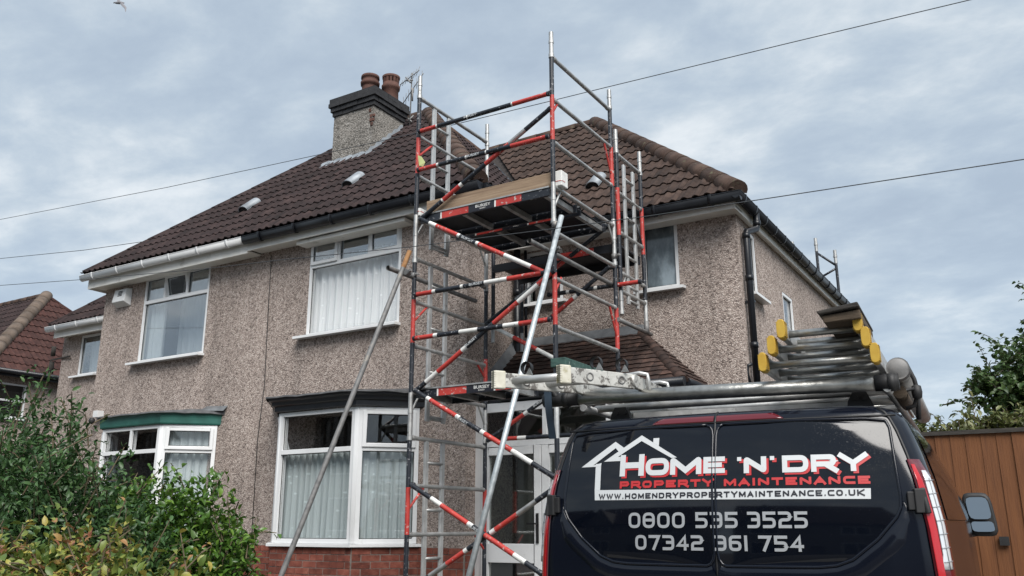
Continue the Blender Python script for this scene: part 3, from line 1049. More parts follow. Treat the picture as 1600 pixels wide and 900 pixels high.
# wing windows
PWF = Pl((FXR, WY), (1, 0), (0, -1))


def plain_window(pl, H, a0, a1, z0, z1, gm='glass', mid=None, sill_ext=(.1, .08), curt=None, w=.045, seed=9):
    mb = MB()
    pl.frame(mb, a0, a1, z0, z1, w, -.08, -.004)
    if mid:
        pl.rect(mb, a0 + w, a1 - w, mid - .025, mid + .025, -.08, -.002)
    Wd = mb.build('window', 'upvc', H, bevel=.004)
    ms = MB()
    zz = [(z0 + w, z1 - w)] if not mid else [(z0 + w, mid - .025), (mid + .025, z1 - w)]
    for a, b in zz:
        pane(pl, a0 + w, a1 - w, a, b, -.035, Wd, gm)
        seal(pl, ms, a0 + w, a1 - w, a, b, -.028)
    ms.build('gasket', 'rubber_seal', Wd)
    sill(pl, a0 - sill_ext[0], a1 + sill_ext[1], z0 + .006, Wd, .11)
    if curt:
        curtain(pl, a0, a1, z0, z1, -.25, Wd, curt, 5, .03, seed)
    return Wd


plain_window(PWF, HR, 1.93, 2.43, 2.93, 3.86, 'glass_misty')
plain_window(PWF, HR, .16, .74, 2.98, 3.74, 'glass_dark', 3.36)
PSD = Pl((WXR, WY), (0, 1), (1, 0))
plain_window(PSD, HR, .31, .76, 2.82, 3.68, 'glass', None, (.03, .18), 'voile')
plain_window(PSD, HR, 2.02, 2.58, 2.55, 3.22, 'glass', None, (.03, .12), 'voile')
PWL = Pl((WXL, WY), (1, 0), (0, -1))
plain_window(PWL, HL, .62, 1.30, 2.90, 3.73, 'glass_blue', None, (.12, .03), 'voile')


# ---- ground floor bays (with brick skirts)
def brick_run(parent, pl, a0, a1, z_top, courses, shown, start=0, first_half=False, d=0.0):
    """Stretcher bond laid brick by brick; courses below the frame are joined into one."""
    bl, bh, j, th = .225, .072, .010, .09
    rest = MB()
    for c in range(courses):
        z1 = z_top - c * (bh + j) - j * .6
        z0 = z1 - bh
        off = (.5 if (c + first_half) % 2 else 0) * (bl + j)
        a = a0 - off
        while a < a1 - .01:
            p, q = max(a, a0) + j / 2, min(a + bl + j, a1) - j / 2
            if q - p > .02:
                mb = rest if c >= shown else MB()
                e = random.uniform(-.0025, .0025)
                dz = random.uniform(-.002, .002)
                pl.rect(mb, p + random.uniform(-.002, .002), q + random.uniform(-.002, .002), z0 + dz, z1 + dz, d - th, d + .006 + e)
                if c < shown:
                    me = mb.mesh('brick', 'brick')
                    link('brick', me, parent)
            a += bl + j
    if rest.f:
        o = rest.build('lower_brickwork', 'brick', parent, weld=False)
        o['kind'] = 'stuff'
    mb = MB()
    pl.rect(mb, a0 - .0, a1 + .0, GZ, z_top, d - .10, d)
    return mb


BAYP = [(FXR, 0)]


def bay(H, x0, x1, y, e0, e1, style):
    """A splayed ground-floor bay: three frames, brick skirt, fascia and felted roof."""
    zs, zt, zh = DPC + .045, .93 if style == 'right' else 1.07, 1.455
    fronts = {'front': Pl((x0, y), (1, 0), (0, -1)), 'rightf': Pl((x1, y), (1, 1), (1, -1)), 'leftf': Pl((e0, FY), (1, -1), (-1, -1))}
    wF = x1 - x0
    wS = sqrt((e1 - x1) ** 2 + (FY - y) ** 2)
    mb = MB()
    w = .055
    d0, d1 = -.10, 0.0
    for nm, wd in (('front', wF), ('rightf', wS), ('leftf', wS)):
        pl = fronts[nm]
        pl.frame(mb, .03, wd - .03, zs, zh, w, d0, d1)
        if style == 'right':
            pl.rect(mb, .03 + w, wd - .03 - w, zt - .03, zt + .03, d0, d1 + .002)
        else:
            pl.rect(mb, .03 + w, wd - .03 - w, zt - .03, zt + .03, d0, d1 + .002)
            if nm == 'front':
                pl.rect(mb, wd / 2 - .025, wd / 2 + .025, zt + .03, zh - w, d0, d1 + .001)
    # corner posts
    for cx_, cy_ in ((x0, y), (x1, y)):
        mb.tube((cx_ + (.03 if cx_ == x0 else -.03), cy_ + .055, zs), (cx_ + (.03 if cx_ == x0 else -.03), cy_ + .055, zh), .062, 8)
    B = mb.build('bay_window', 'upvc', H, bevel=.004)
    ms = MB()

    def lights(nm, wd, top_open=None):
        pl = fronts[nm]
        a, b = .03 + w, wd - .03 - w
        pane(pl, a, b, zs + w, zt - .03, -.045, B)
        seal(pl, ms, a, b, zs + w, zt - .03, -.036)
        if top_open is not None:
            casement(pl, a - .012, b + .012, zt + .018, zh - w + .012, B, d=.014, tilt=top_open, w=.05)
        elif nm == 'front' and style == 'left':
            for p, q in ((a, wd / 2 - .025), (wd / 2 + .025, b)):
                pane(pl, p, q, zt + .03, zh - w, -.045, B, 'glass')
                seal(pl, ms, p, q, zt + .03, zh - w, -.036)
        else:
            pane(pl, a, b, zt + .03, zh - w, -.045, B, 'glass')
            seal(pl, ms, a, b, zt + .03, zh - w, -.036)

    lights('front', wF)
    lights('rightf', wS, 0.0001)
    lights('leftf', wS, 0.30 if style == 'right' else 0.0001)
    ms.build('gasket', 'rubber_seal', B)
    # sill following the bay
    for nm, wd in (('front', wF), ('rightf', wS), ('leftf', wS)):
        pl = fronts[nm]
        m2 = MB()
        ex_ = .05 * .414 * 1.2
        lo = -ex_ if nm != 'leftf' else -.05
        hi = wd + (ex_ if nm != 'rightf' else .05)
        zz = DPC + .045 + (0 if nm == 'front' else .0015)
        m2.prism([pl.at(lo, zz, -.1), pl.at(lo, zz - .008, .055), pl.at(lo, zz - .04, .055), pl.at(lo, zz - .04, -.1)], pl.u * (hi - lo))
        m2.build('sill', 'upvc', B)
    # curtains
    cz = zt - .01
    cm = 'net_grey'
    if style == 'right':
        curtain(fronts['front'], -.02, wF - .02, zs - .05, cz + .03, -.17, B, cm, 13, .045, 21 if style == 'right' else 31)
    curtain(fronts['rightf'], .0, wS + .05, zs - .05, cz if style == 'right' else zh, -.15, B, cm, 7, .03, 22)
    curtain(fronts['leftf'], -.05, wS, zs - .05, cz, -.15, B, cm, 6, .03, 23)
    # skirt
    mort = MB()
    for nm, wd in (('front', wF), ('rightf', wS), ('leftf', wS)):
        mb3 = brick_run(B, fronts[nm], .004, wd - .004, DPC, 14, 6, first_half=(nm == 'front'), d=0.0)
        k = len(mort.v)
        mort.v += mb3.v
        mort.f += [tuple(i + k for i in f) for f in mb3.f]
        mort.m += mb3.m
        mort.sm += mb3.sm
    mort.build('mortar_bed', 'mortar', B, weld=False)
    # moulded fascia and roof
    fz0, fz1 = zh + .004, zh + (.20 if style == 'right' else .19)
    prof = [(.03, fz0), (.06, fz0 + .012), (.065, fz0 + .07), (.10, fz0 + .09), (.11, fz0 + .13), (.15, fz0 + .15), (.16, fz1)] if style == 'right' else [(.035, fz0), (.045, fz0 + .02), (.05, fz0 + .10), (.06, fz1 - .03), (.08, fz1)]

    def ring(o, z):
        t = o * .4142
        return [(e0 - o * 1.0 - t * 0, FY + .02, z), (x0 - t, y - o, z), (x1 + t, y - o, z), (e1 + o * 1.0, FY + .02, z)]

    mb4 = MB()
    mb4.grid([ring(o, z) for o, z in prof], 0, False)
    mb4.build('fascia', 'black_timber' if style == 'right' else 'green_paint', B, weld=False)
    mb5 = MB()
    o = prof[-1][0] + .03
    lower = ring(o, fz1 - .004)
    steps = []
    for i in range(4):
        p, q = Vector(lower[i]), Vector(lower[(i + 1) % 4])
    top = [(e0 - .12, FY + .02, fz1 + .075), (x0 - .02, FY + .02, fz1 + .085), (x1 + .02, FY + .02, fz1 + .085), (e1 + .12, FY + .02, fz1 + .075)]

    def sub(row, k=8):
        out = []
        for i in range(3):
            for j in range(k):
                out.append(Vector(row[i]).lerp(Vector(row[i + 1]), j / k))
        out.append(Vector(row[3]))
        return out

    rr = random.Random(5 if style == 'right' else 6)
    lo_, hi_ = sub(lower), sub(top)
    wob = [rr.uniform(-.008, .012) for _ in lo_]
    lip = [p + V3(0, 0, -.022 + w_) for p, w_ in zip(lo_, wob)]
    lo2 = [p + V3(0, 0, w_) for p, w_ in zip(lo_, wob)]
    mid_ = [p.lerp(q, .5) + V3(0, 0, rr.uniform(.0, .02)) for p, q in zip(lo2, hi_)]
    mb5.grid([lip, lo2, mid_, hi_], 0, True)
    mb5.face([lower[0], lower[1], lower[2], lower[3]])
    mb5.build('bay_roof', 'felt', B)
    if style == 'left':
        m6 = MB()
        m6.grid([[V3(e1 - .25, FY - .22, fz1 + .03), V3(e1 + .12, FY - .06, fz1 + .02)], [V3(e1 - .3, FY - .01, fz1 + .125), V3(e1 + .16, FY - .01, fz1 + .10)]], 0, False)
        m6.build('lead_apron', 'lead_dark', B)
    return B


bay(HR, -8.85, -7.46, 8.416, -9.43, -6.877, 'right')
bay(HL, -12.73, -11.30, 8.416, -13.31, -10.716, 'left')

# brick plinth beside the bays
for H_, pl_, a0_, a1_, d_ in ((HR, PF, .0, .67, .012), (HR, PF, 3.223, FXR - CX, .012), (HL, PF, -.616, -.003, .012),
                            (HR, Pl((FXR, FY), (0, 1), (1, 0)), .0, .21, .012), (HL, PF, -3.9, -3.21, .012)):
    mb_ = brick_run(H_, pl_, a0_, a1_, DPC, 14, 6, d=d_)
    mb_.build('mortar_bed', 'mortar', H_)
mb = MB()
mb.box((FXR + .0, WY - .06, GZ), (WXR, WY - .005, DPC))
mb.box((WXR - .05, WY, GZ), (WXR + .012, BACK, DPC))
o = mb.build('lower_brickwork', 'brick', HR)
o['kind'] = 'stuff'

# ---- porch of the right house
YP = 9.22
PP = Pl((FXR, YP), (1, 0), (0, -1))
DW = 1.88
mb = MB()
PP.rect(mb, .0, .10, GZ + .1, 1.47, -.07, 0)          # outer post
PP.rect(mb, .10, DW + .9, 1.36, 1.47, -.07, 0)
PP.rect(mb, .10, DW + .9, .93, 1.00, -.07, .004)
PP.rect(mb, DW - .06, DW + .06, GZ + .1, 1.36, -.07, .002)
PP.rect(mb, .97, 1.03, 1.0, 1.36, -.07, .001)
PP.rect(mb, DW + .84, DW + .9, GZ + .1, 1.36, -.07, .002)
PP.rect(mb, DW + .06, DW + .84, -.55, -.45, -.07, .001)
PO = mb.build('porch', 'upvc', HR, bevel=.004)
for a, b in ((.10, .97), (1.03, DW - .06), (DW + .06, DW + .84)):
    pane(PP, a, b, 1.0, 1.36, -.035, PO, 'glass_dark')
pane(PP, DW + .06, DW + .84, -.45, .93, -.035, PO, 'glass_dark')


def leaf_door(a0, a1, hs):
    mb = MB()
    z0, z1 = GZ + .12, .925
    PP.frame(mb, a0, a1, z0, z1, .10, -.055, .018)
    PP.rect(mb, a0 + .10, a1 - .10, -.44, -.22, -.055, .012)
    D = mb.build('door', 'upvc', PO, bevel=.005)
    for p, q in ((-.22, z1 - .10), (z0 + .10, -.44)):
        pane(PP, a0 + .10, a1 - .10, p, q, -.02, PO, 'glass_dark')
    m2 = MB()
    x = a1 - .05 if hs > 0 else a0 + .05
    PP.rect(m2, x - .016, x + .016, -.21, .13, .018, .032)
    m2.tube(PP.at(x, .01, .032), PP.at(x, .01, .07), .010, 8)
    m2.bar(PP.at(x, .01, .065), PP.at(x - .12 * hs, .01, .065), .014, .02)
    m2.build('door_handle', 'handle_black', PO)
    if hs < 0:
        m3 = MB()
        PP.rect(m3, a0 + .15, a1 - .15, -.385, -.30, .012, .022)
        m3.build('letter_plate', 'handle_black', PO)


leaf_door(.105, .955, 1)
leaf_door(.965, DW - .065, -1)
mb = MB()
mb.box((FXR + .02, WY - .02, GZ + .1), (FXR + 2.75, WY - .012, 1.6))
mb.box((FXR + .02, YP + .1, GZ + .02), (FXR + 2.75, WY - .03, GZ + .1))
mb.box((FXR + 2.70, YP + .08, GZ + .02), (FXR + 2.76, WY - .03, 1.47))
mb.build('porch_inside', 'plaster', PO)
# lean-to roof: front slope and a hipped right end
EX0, EX1, EY, EZP = FXR, -3.44, 9.30 - .02, 1.58
TX, TZ = -4.33, 2.40
kx = EX1 - TX
mb = MB()
slope_slab(mb, [(EX0, EY, EZP), (EX1, EY, EZP), (TX, WY, TZ), (EX0, WY, TZ)])
slope_slab(mb, [(EX1, EY, EZP), (EX1, WY, EZP), (TX, WY, TZ)])
PR = mb.build('porch_roof', 'underlay', HR)
pf = (TZ - EZP) / (WY - EY)
uf = Vector((0, 1, pf)).normalized()
sf = sqrt(1 + pf * pf)
LP = (WY - EY) * sf
n1 = tile_slope(PR, (EX0, EY, EZP), (1, 0, 0), uf, [(0, 0), (EX1 - EX0, 0), (TX - EX0, LP), (0, LP)], 'tile_porch', wid=.165, gauge=.105, h=.006, thick=.012, rolls=1, jitter=.02)
pe = (TZ - EZP) / kx
ue = Vector((-1, 0, pe)).normalized()
se = sqrt(1 + pe * pe)
tile_slope(PR, (EX1, EY, EZP), (0, 1, 0), ue, [(0, 0), (WY - EY, 0), (WY - EY, kx * se)], 'tile_porch', wid=.165, gauge=.105, h=.006, thick=.012, rolls=1, jitter=.02)
ridge_run(PR, (EX1 + .0, EY + .0, EZP + .005), (TX, WY, TZ + .005), .065, 'tile_porch', seg=.13)
mb = MB()
mb.hexa([(EX0, WY - .10, TZ - .045), (TX + .10, WY - .10, TZ - .045), (TX + .10, WY - .004, TZ + .03), (EX0, WY - .004, TZ + .03), (EX0, WY - .10, TZ - .03), (TX + .08, WY - .10, TZ - .03), (TX + .04, WY - .014, TZ + .10), (EX0, WY - .014, TZ + .10)])
mb.build('lead_flashing', 'lead_dark', PR)
mb = MB()
mb.hexa([(FXR + .004, EY, EZP + .02), (FXR + .11, EY, EZP + .02), (FXR + .11, WY - .1, TZ - .05), (FXR + .004, WY - .1, TZ - .05), (FXR + .004, EY, EZP + .16), (FXR + .02, EY, EZP + .16), (FXR + .02, WY - .1, TZ + .09), (FXR + .004, WY - .1, TZ + .09)])
mb.build('lead_soaker', 'lead_dark', PR)
mb = MB()
mb.box((EX0 + .1, EY - .02, EZP - .16), (EX1 - .05, EY + .02, EZP - .01))
mb.box((EX1 - .07, EY + .021, EZP - .16), (EX1 - .05, WY, EZP - .01))
mb.build('porch_fascia', 'black_timber', HR)
mb = MB()
mb.tube((EX0 + .35, EY - .06, EZP - .035), (EX1 + .05, EY - .06, EZP - .035), .055, 12)
mb.tube((EX1 + .03, EY + .05, EZP - .03), (EX1 + .03, WY - .05, EZP - .03), .055, 12)
mb.build('porch_gutter', 'gutter_black', HR)

# ---- downpipes
mb = MB()
dx = WXR + .075
mb.path([(-2.825, 10.62, 3.86), (-2.825, 10.62, 3.70), (-2.83, 10.60, 3.64), (dx, 10.40, 3.56), (dx, 10.38, 3.50), (dx, 10.38, 1.62)], .042, 12)
for z in (3.72, 3.50, 2.95, 2.1):
    xx = -2.825 if z > 3.7 else dx
    yy = 10.62 if z > 3.7 else 10.38
    mb.tube((xx, yy, z - .035), (xx, yy, z + .035), .050, 12)
mb.box((WXR + .005, 10.36, 2.63), (dx + .05, 10.40, 2.66))
DP = mb.build('downpipe', 'gutter_black', HR)
mb = MB()
mb.path([(dx, 10.38, 1.60), (dx, 10.38, GZ + .1)], .034, 12)
mb.prism([(dx - .10, 10.28, 1.42), (dx + .10, 10.28, 1.42), (dx + .10, 10.28, 1.60), (dx - .10, 10.28, 1.60)], (0, .2, 0))
mb.build('hopper_head', 'gutter_black', DP, bevel=.006)
mb = MB()
mb.path([(dx - .02, 10.30, 1.86), (dx - .07, 10.28, 1.84), (dx - .085, 10.28, 1.76), (dx - .06, 10.29, 1.62)], .022, 8)
mb.build('overflow_pipe', 'gutter_black', DP)
mb = MB()
mb.path([(FXR + .09, 10.10, 3.9), (FXR + .09, 10.10, .9)], .05, 12)
mb.tube((FXR + .09, 10.10, 3.1), (FXR + .09, 10.10, 3.2), .062, 12)
mb.tube((FXR + .09, 10.10, 2.42), (FXR + .09, 10.10, 2.52), .062, 12)
mb.path([(FXR + .09, 10.10, 3.3), (FXR + .22, 10.06, 3.42), (FXR + .22, 10.06, 3.55)], .03, 8)
mb.build('downpipe', 'gutter_black', HR)
mb = MB()
mb.path([(FXR + .19, 10.17, 3.8), (FXR + .19, 10.17, 2.5)], .022, 8)
mb.build('downpipe', 'gutter_black', HR)
mb = MB()
mb.path([(-9.86, FY - .012, 4.02), (-9.84, FY - .012, 3.2), (-9.80, FY - .012, 2.0), (-9.86, FY - .012, 1.2), (-9.83, FY - .012, DPC)], .005, 6)
mb.build('wall_cable', 'rubber', HR)
mb = MB()
mb.tube((mxl(-2.62), 10.28, 3.62), (mxl(-2.62), 10.28, 3.42), .045, 10)
mb.tube((mxl(-2.62), 10.28, 3.30), (mxl(-2.62), 10.28, 3.05), .05, 10)
mb.bar((mxl(-2.62) - .02, 10.26, 3.33), (mxl(-2.62) + .75, 10.2, 3.33), .02, .03)
mb.bar((mxl(-2.62) + .1, 10.24, 3.45), (mxl(-2.62) + .1, 10.24, 3.15), .02, .03)
mb.build('pipe_bracket', 'timber_dark', HL)

# alarm box and camera on the left house
AB = thing('alarm_box', (-13.44, 8.95, 3.65), 'pale square burglar alarm box under the white gutter', 'alarm box')
mb = MB()
mb.hexa([(-13.63, 8.996, 3.66), (-13.24, 8.996, 3.66), (-13.24, 8.996, 3.98), (-13.63, 8.996, 3.98), (-13.60, 8.86, 3.73), (-13.27, 8.86, 3.73), (-13.27, 8.90, 3.96), (-13.60, 8.90, 3.96)])
mb.build('case', 'alarm_white', AB, bevel=.012)
mb = MB()
for k in range(4):
    mb.box((-13.47, 8.872 + k * .0045, 3.83 + k * .026), (-13.36, 8.885 + k * .005, 3.842 + k * .026))
mb.build('grille', 'rubber', AB)
SC = thing('security_camera', (-13.72, 8.8, 1.72), 'small dark security camera above the green bay', 'camera')
mb = MB()
mb.lathe((-13.74, 8.86, 1.70), [(0.001, -.06), (.035, -.05), (.05, -.02), (.05, .02), (.03, .05), (.001, .055)], 12)
mb.build('dome', 'rubber', SC)
mb = MB()
mb.box((-13.76, 8.88, 1.76), (-13.64, 8.998, 1.87))
mb.build('mount', 'alarm_white', SC)

# roof vents
for i, (x, y, tg) in enumerate(((-8.79, 9.50, HR), (-5.17, 10.73, HR), (-11.22, 9.58, HL))):
    z = (EZ + P92 * (y - 8.65)) if y < 10 else (WEZ + P92 * (y - 9.9))
    up = Vector((0, 1, P92)).normalized()
    nn = Vector((0, -P92, 1)).normalized()
    c = V3(x, y, z) + nn * .05
    mb = MB()
    rows = []
    for t in (-.02, .36):
        rows.append([c + V3(1, 0, 0) * (.105 * cos(q)) + up * t + nn * (.075 * sin(q) + .02 * (1 - t)) for q in [pi * j / 8 for j in range(9)]])
    mb.grid(rows, 0, True)
    rows2 = [[p - nn * .012 for p in r] for r in rows]
    mb.grid(rows2, 0, True)
    mb.grid([rows[0], rows2[0]], 0, False)
    vt = mb.build('roof_vent', 'lead', RR if tg is HR else RL)
    mb = MB()
    mb.face([p + up * .02 for p in rows2[0]])
    for s_ in (.16, -.13):
        mb.bar(c + V3(s_, 0, 0) - up * .04, c + V3(s_, 0, 0) + up * (.26 if s_ > 0 else .04), .018, .012, nn)
    mb.build('vent_mouth', 'rubber', RR if tg is HR else RL)

# ---- chimney on the ridge line
CHX0, CHX1, CHY0, CHY1, CHZ = -10.51, -9.56, 10.85, 11.70, 7.30
mb = MB()
nx, nz_ = 12, 10
r = random.Random(3)


def ch_sheet(P, nx, nz):
    rows = []
    for j in range(nz + 1):
        rows.append([P(i / nx, j / nz) for i in range(nx + 1)])
    mb.grid(rows, 0, False)


zb = 5.9
ch_sheet(lambda a, b: (CHX0 + (CHX1 - CHX0) * a, CHY0 + r.uniform(-.004, .004), zb + (CHZ - zb) * b), 12, 12)
ch_sheet(lambda a, b: (CHX1 + r.uniform(-.004, .004), CHY0 + (CHY1 - CHY0) * a, zb + (CHZ - zb) * b), 10, 12)
ch_sheet(lambda a, b: (CHX0 + r.uniform(-.004, .004), CHY0 + (CHY1 - CHY0) * a, zb + (CHZ - zb) * b), 10, 12)
ch_sheet(lambda a, b: (CHX0 + (CHX1 - CHX0) * a, CHY1, zb + (CHZ - zb) * b), 4, 4)
CH = mb.build('chimney', 'dash_grey', HR, weld=False)
z = CHZ
for k, (o_, h_) in enumerate(((.025, .085), (.055, .085), (.085, .085), (.075, .09))):
    mbm = MB()
    mbm.box((CHX0 - o_ + .006, CHY0 - o_ + .006, z), (CHX1 + o_ - .006, CHY1 + o_ - .006, z + h_ - .002))
    mbm.build('cap_course', 'brick_black', CH)
    for (p0, p1, ax_) in (((CHX0 - o_, CHY0 - o_), (CHX1 + o_, CHY0 - o_), 'x'), ((CHX1 + o_, CHY0 - o_), (CHX1 + o_, CHY1 + o_), 'y')):
        ln = (p1[0] - p0[0]) if ax_ == 'x' else (p1[1] - p0[1])
        nb = int(ln / .23)
        for i in range(nb + 1):
            a = max(0, (i - .5 * (k % 2)) * ln / nb)
            b = min(ln, (i + 1 - .5 * (k % 2)) * ln / nb)
            if b - a < .03 or a >= ln:
                continue
            m2 = MB()
            e = random.uniform(-.004, .006)
            if ax_ == 'x':
                m2.box((p0[0] + a + .004, p0[1] - e, z + .003), (p0[0] + b - .004, p0[1] + .02, z + h_ - .006))
            else:
                m2.box((p0[0] - .02, p0[1] + a + .004, z + .003), (p0[0] + e, p0[1] + b - .004, z + h_ - .006))
            m2.build('brick', 'brick_black', CH)
    z += h_
mbm = MB()
mbm.hexa([(CHX0 - .07, CHY0 - .07, z), (CHX1 + .07, CHY0 - .07, z), (CHX1 + .07, CHY1 + .07, z), (CHX0 - .07, CHY1 + .07, z), (CHX0 + .12, CHY0 + .12, z + .07), (CHX1 - .12, CHY0 + .12, z + .07), (CHX1 - .12, CHY1 - .12, z + .07), (CHX0 + .12, CHY1 - .12, z + .07)])
mbm.build('flaunching', 'brick_black', CH)
# bare bricks where the render has fallen away
for (dx_, dz_, w_, h_) in ((-.125, .02, .05, .07), (-.10, -.09, .055, .06), (-.035, -.085, .05, .05), (-.10, -.17, .10, .06), (-.075, -.26, .05, .07)):
    m2 = MB()
    m2.box((CHX1 + dx_ + .02, CHY0 - .012, 7.16 + dz_), (CHX1 + dx_ + .02 + w_, CHY0 + .02, 7.16 + dz_ + h_))
    m2.build('exposed_brick', 'pot', CH, bevel=.006)
# pots
for (px, py, tall, slots) in ((-9.98, 11.2, .50, False), (-9.66, 11.42, .60, True)):
    m2 = MB()
    zb_ = z
    if not slots:
        m2.lathe((px, py, zb_), [(.155, 0), (.15, .25), (.145, tall - .20), (.175, tall - .19), (.18, tall - .13), (.155, tall - .12), (.155, tall - .06), (.175, tall - .05), (.17, tall), (.125, tall), (.12, tall - .3)], 22)
        m2.build('chimney_pot', 'pot', CH)
    else:
        m2.lathe((px, py, zb_), [(.15, 0), (.145, .22), (.17, .24), (.175, .30), (.155, .31), (.15, .36), (.12, .36), (.12, .3)], 22)
        for k in range(14):
            q = 2 * pi * k / 14
            q0, q1 = q - .15, q + .15
            m2.hexa([(px + cos(q0) * .15, py + sin(q0) * .15, zb_ + .36), (px + cos(q1) * .15, py + sin(q1) * .15, zb_ + .36), (px + cos(q1) * .12, py + sin(q1) * .12, zb_ + .36), (px + cos(q0) * .12, py + sin(q0) * .12, zb_ + .36),
                     (px + cos(q0) * .16, py + sin(q0) * .16, zb_ + .47), (px + cos(q1) * .16, py + sin(q1) * .16, zb_ + .47), (px + cos(q1) * .13, py + sin(q1) * .13, zb_ + .47), (px + cos(q0) * .13, py + sin(q0) * .13, zb_ + .47)])
        m2.lathe((px, py, zb_), [(.165, .46), (.17, .50), (.13, .51), (.001, .52)], 22)
        m2.build('chimney_pot', 'pot', CH)
# lead at the foot of the stack, stepping up the right side and along the front
mb = MB()
rf = lambda y: EZ + P92 * (y - 8.65)
pts0, pts1, pts2 = [], [], []
for i in range(13):
    t = i / 12
    y = CHY0 - .12 + (CHY1 - CHY0 + .1) * t
    st = .15 + .05 * ((i % 2) * .8)
    pts0.append(V3(CHX1 + .008, y, rf(y) + st))
    pts1.append(V3(CHX1 + .02, y, rf(y) + .055))
    pts2.append(V3(CHX1 + .17 + .03 * sin(i * 2.2), y + .0, rf(y) + .065 + .01 * sin(i * 3)))
mb.grid([pts0, pts1, pts2], 0, False)
mb.build('lead_flashing', 'lead', CH)
mb = MB()
k = 14
a0, a1, a2 = [], [], []
for i in range(k + 1):
    x = CHX0 - .25 + (CHX1 - CHX0 + .27) * i / k
    a0.append(V3(x, CHY0 - .006, rf(CHY0) + .10 + .01 * (i % 3)))
    a1.append(V3(x, CHY0 - .03, rf(CHY0) + .05))
    a2.append(V3(x, CHY0 - .10 + .02 * sin(i * 2.1), rf(CHY0 - .10) + .065))
mb.grid([a0, a1, a2], 0, False)
mb.build('lead_flashing', 'lead', CH)
mb = MB()
mb.grid([[V3(CHX0 - .02, CHY0 - .06, rf(CHY0 - .06) + .09), V3(CHX0 - .02, CHY0 + .3, rf(CHY0 + .3) + .12)], [V3(CHX0 - .22, CHY0 - .12, rf(CHY0 - .12) + .07), V3(CHX0 - .16, CHY0 + .3, rf(CHY0 + .3) + .07)]], 0, False)
mb.build('lead_flashing', 'lead', CH)

# aerial
AE = thing('television_aerial', (-9.50, 11.78, 7.1), 'thin metal television aerial with two combs behind the chimney stack', 'aerial')
mb = MB()
mb.tube((-9.47, 11.78, 7.15), (-9.45, 11.78, 8.35), .013, 8)
mb.build('mast', 'tube_grey', AE)


def yagi(c, d, ln, n, el, up):
    d = Vector(d).normalized()
    c = Vector(c)
    m = MB()
    m.tube(c - d * ln * .4, c + d * ln * .6, .009, 6)
    for i in range(n):
        p = c - d * ln * .4 + d * ln * (i + .5) / n
        e = el * (1 - .035 * i)
        m.tube(p - Vector(up) * e / 2, p + Vector(up) * e / 2, .005, 5)
    m.build('antenna', 'tube_grey', AE)


yagi((-9.45, 11.76, 8.27), (-.9, .25, -.1), .62, 7, .22, (.35, .1, .9))
yagi((-9.46, 11.76, 7.93), (.75, -.25, .42), .80, 8, .26, (0, 0, 1))
mb = MB()
for (p, q) in (((-9.58, 11.76, 8.22), (-9.40, 11.74, 8.16)), ((-9.6, 11.78, 8.3), (-9.42, 11.7, 8.1)), ((-9.52, 11.78, 7.42), (-9.40, 11.76, 7.30)), ((-9.52, 11.75, 7.32), (-9.38, 11.78, 7.44)), ((-9.36, 11.7, 7.96), (-9.36, 11.7, 7.70))):
    mb.tube(p, q, .016, 6)
mb.build('mast_clamp', 'tube_grey', AE)
# ------------------------------------------------------------------ scaffold tower
SX0, SX1, SY0, SY1 = -5.835, -4.045, 7.43, 8.90
PAL = ['alu', 'paint_red', 'paint_black', 'tape_white', 'galv', 'alu_bright', 'print_white']
A_, R_, K_, W_, G_, B_, P_ = range(7)
RT = .0255
ST = thing('scaffold_tower', (-4.94, 8.16, GZ), 'tall aluminium access tower of red and black striped tubes in front of the porch', 'scaffold tower')
LEV = [-1.1, -.6, -.1, .4, .9, 1.4, 1.9, 2.4, 2.9, 3.4, 3.9, 4.4, 4.9]


def banded(name, a, b, segs, parent, r=RT, n=12, extra=None):
    """A tube with painted or taped lengths: segs = [(length share, colour)]."""
    mb = MB()
    tot = sum(s_[0] for s_ in segs)
    bands, t = [], 0
    for w_, c_ in segs:
        bands.append((t / tot, (t + w_) / tot, c_))
        t += w_
    mb.tube(a, b, r, n, bands)
    if extra:
        extra(mb)
    return mb.build(name, PAL, parent, weld=False)


def post(frame, x, y, bands, z0=GZ):
    """A frame leg: bands = [(z_top, z_bottom, colour)] from the top down, with collars at the joints."""
    mb = MB()
    for zt_, zb_, c_ in bands:
        mb.tube((x, y, zb_), (x, y, zt_), RT, 12, mi=c_)
    for zt_, zb_, c_ in bands:
        if c_ == A_ and zt_ - zb_ < .6:
            mb.tube((x, y, zb_ - .01), (x, y, zb_ + .035), RT * 1.22, 12, mi=A_)
            mb.tube((x, y, zb_ + (zt_ - zb_) * .55), (x, y, zb_ + (zt_ - zb_) * .55 + .03), RT * 1.16, 12, mi=A_)
    return mb.build('post', PAL, frame, weld=False)


def rung(frame, a, b, r=.023, c=A_):
    mb = MB()
    mb.tube(a, b, r, 10, mi=c)
    d = (Vector(b) - Vector(a)).normalized()
    for e in (a, b):                        # cast ends
        s_ = 1 if e is a else -1
        mb.tube(Vector(e) + d * .02 * s_, Vector(e) + d * .065 * s_, r * 1.22, 10, mi=c)
    return mb.build('rung', PAL, frame, weld=False)


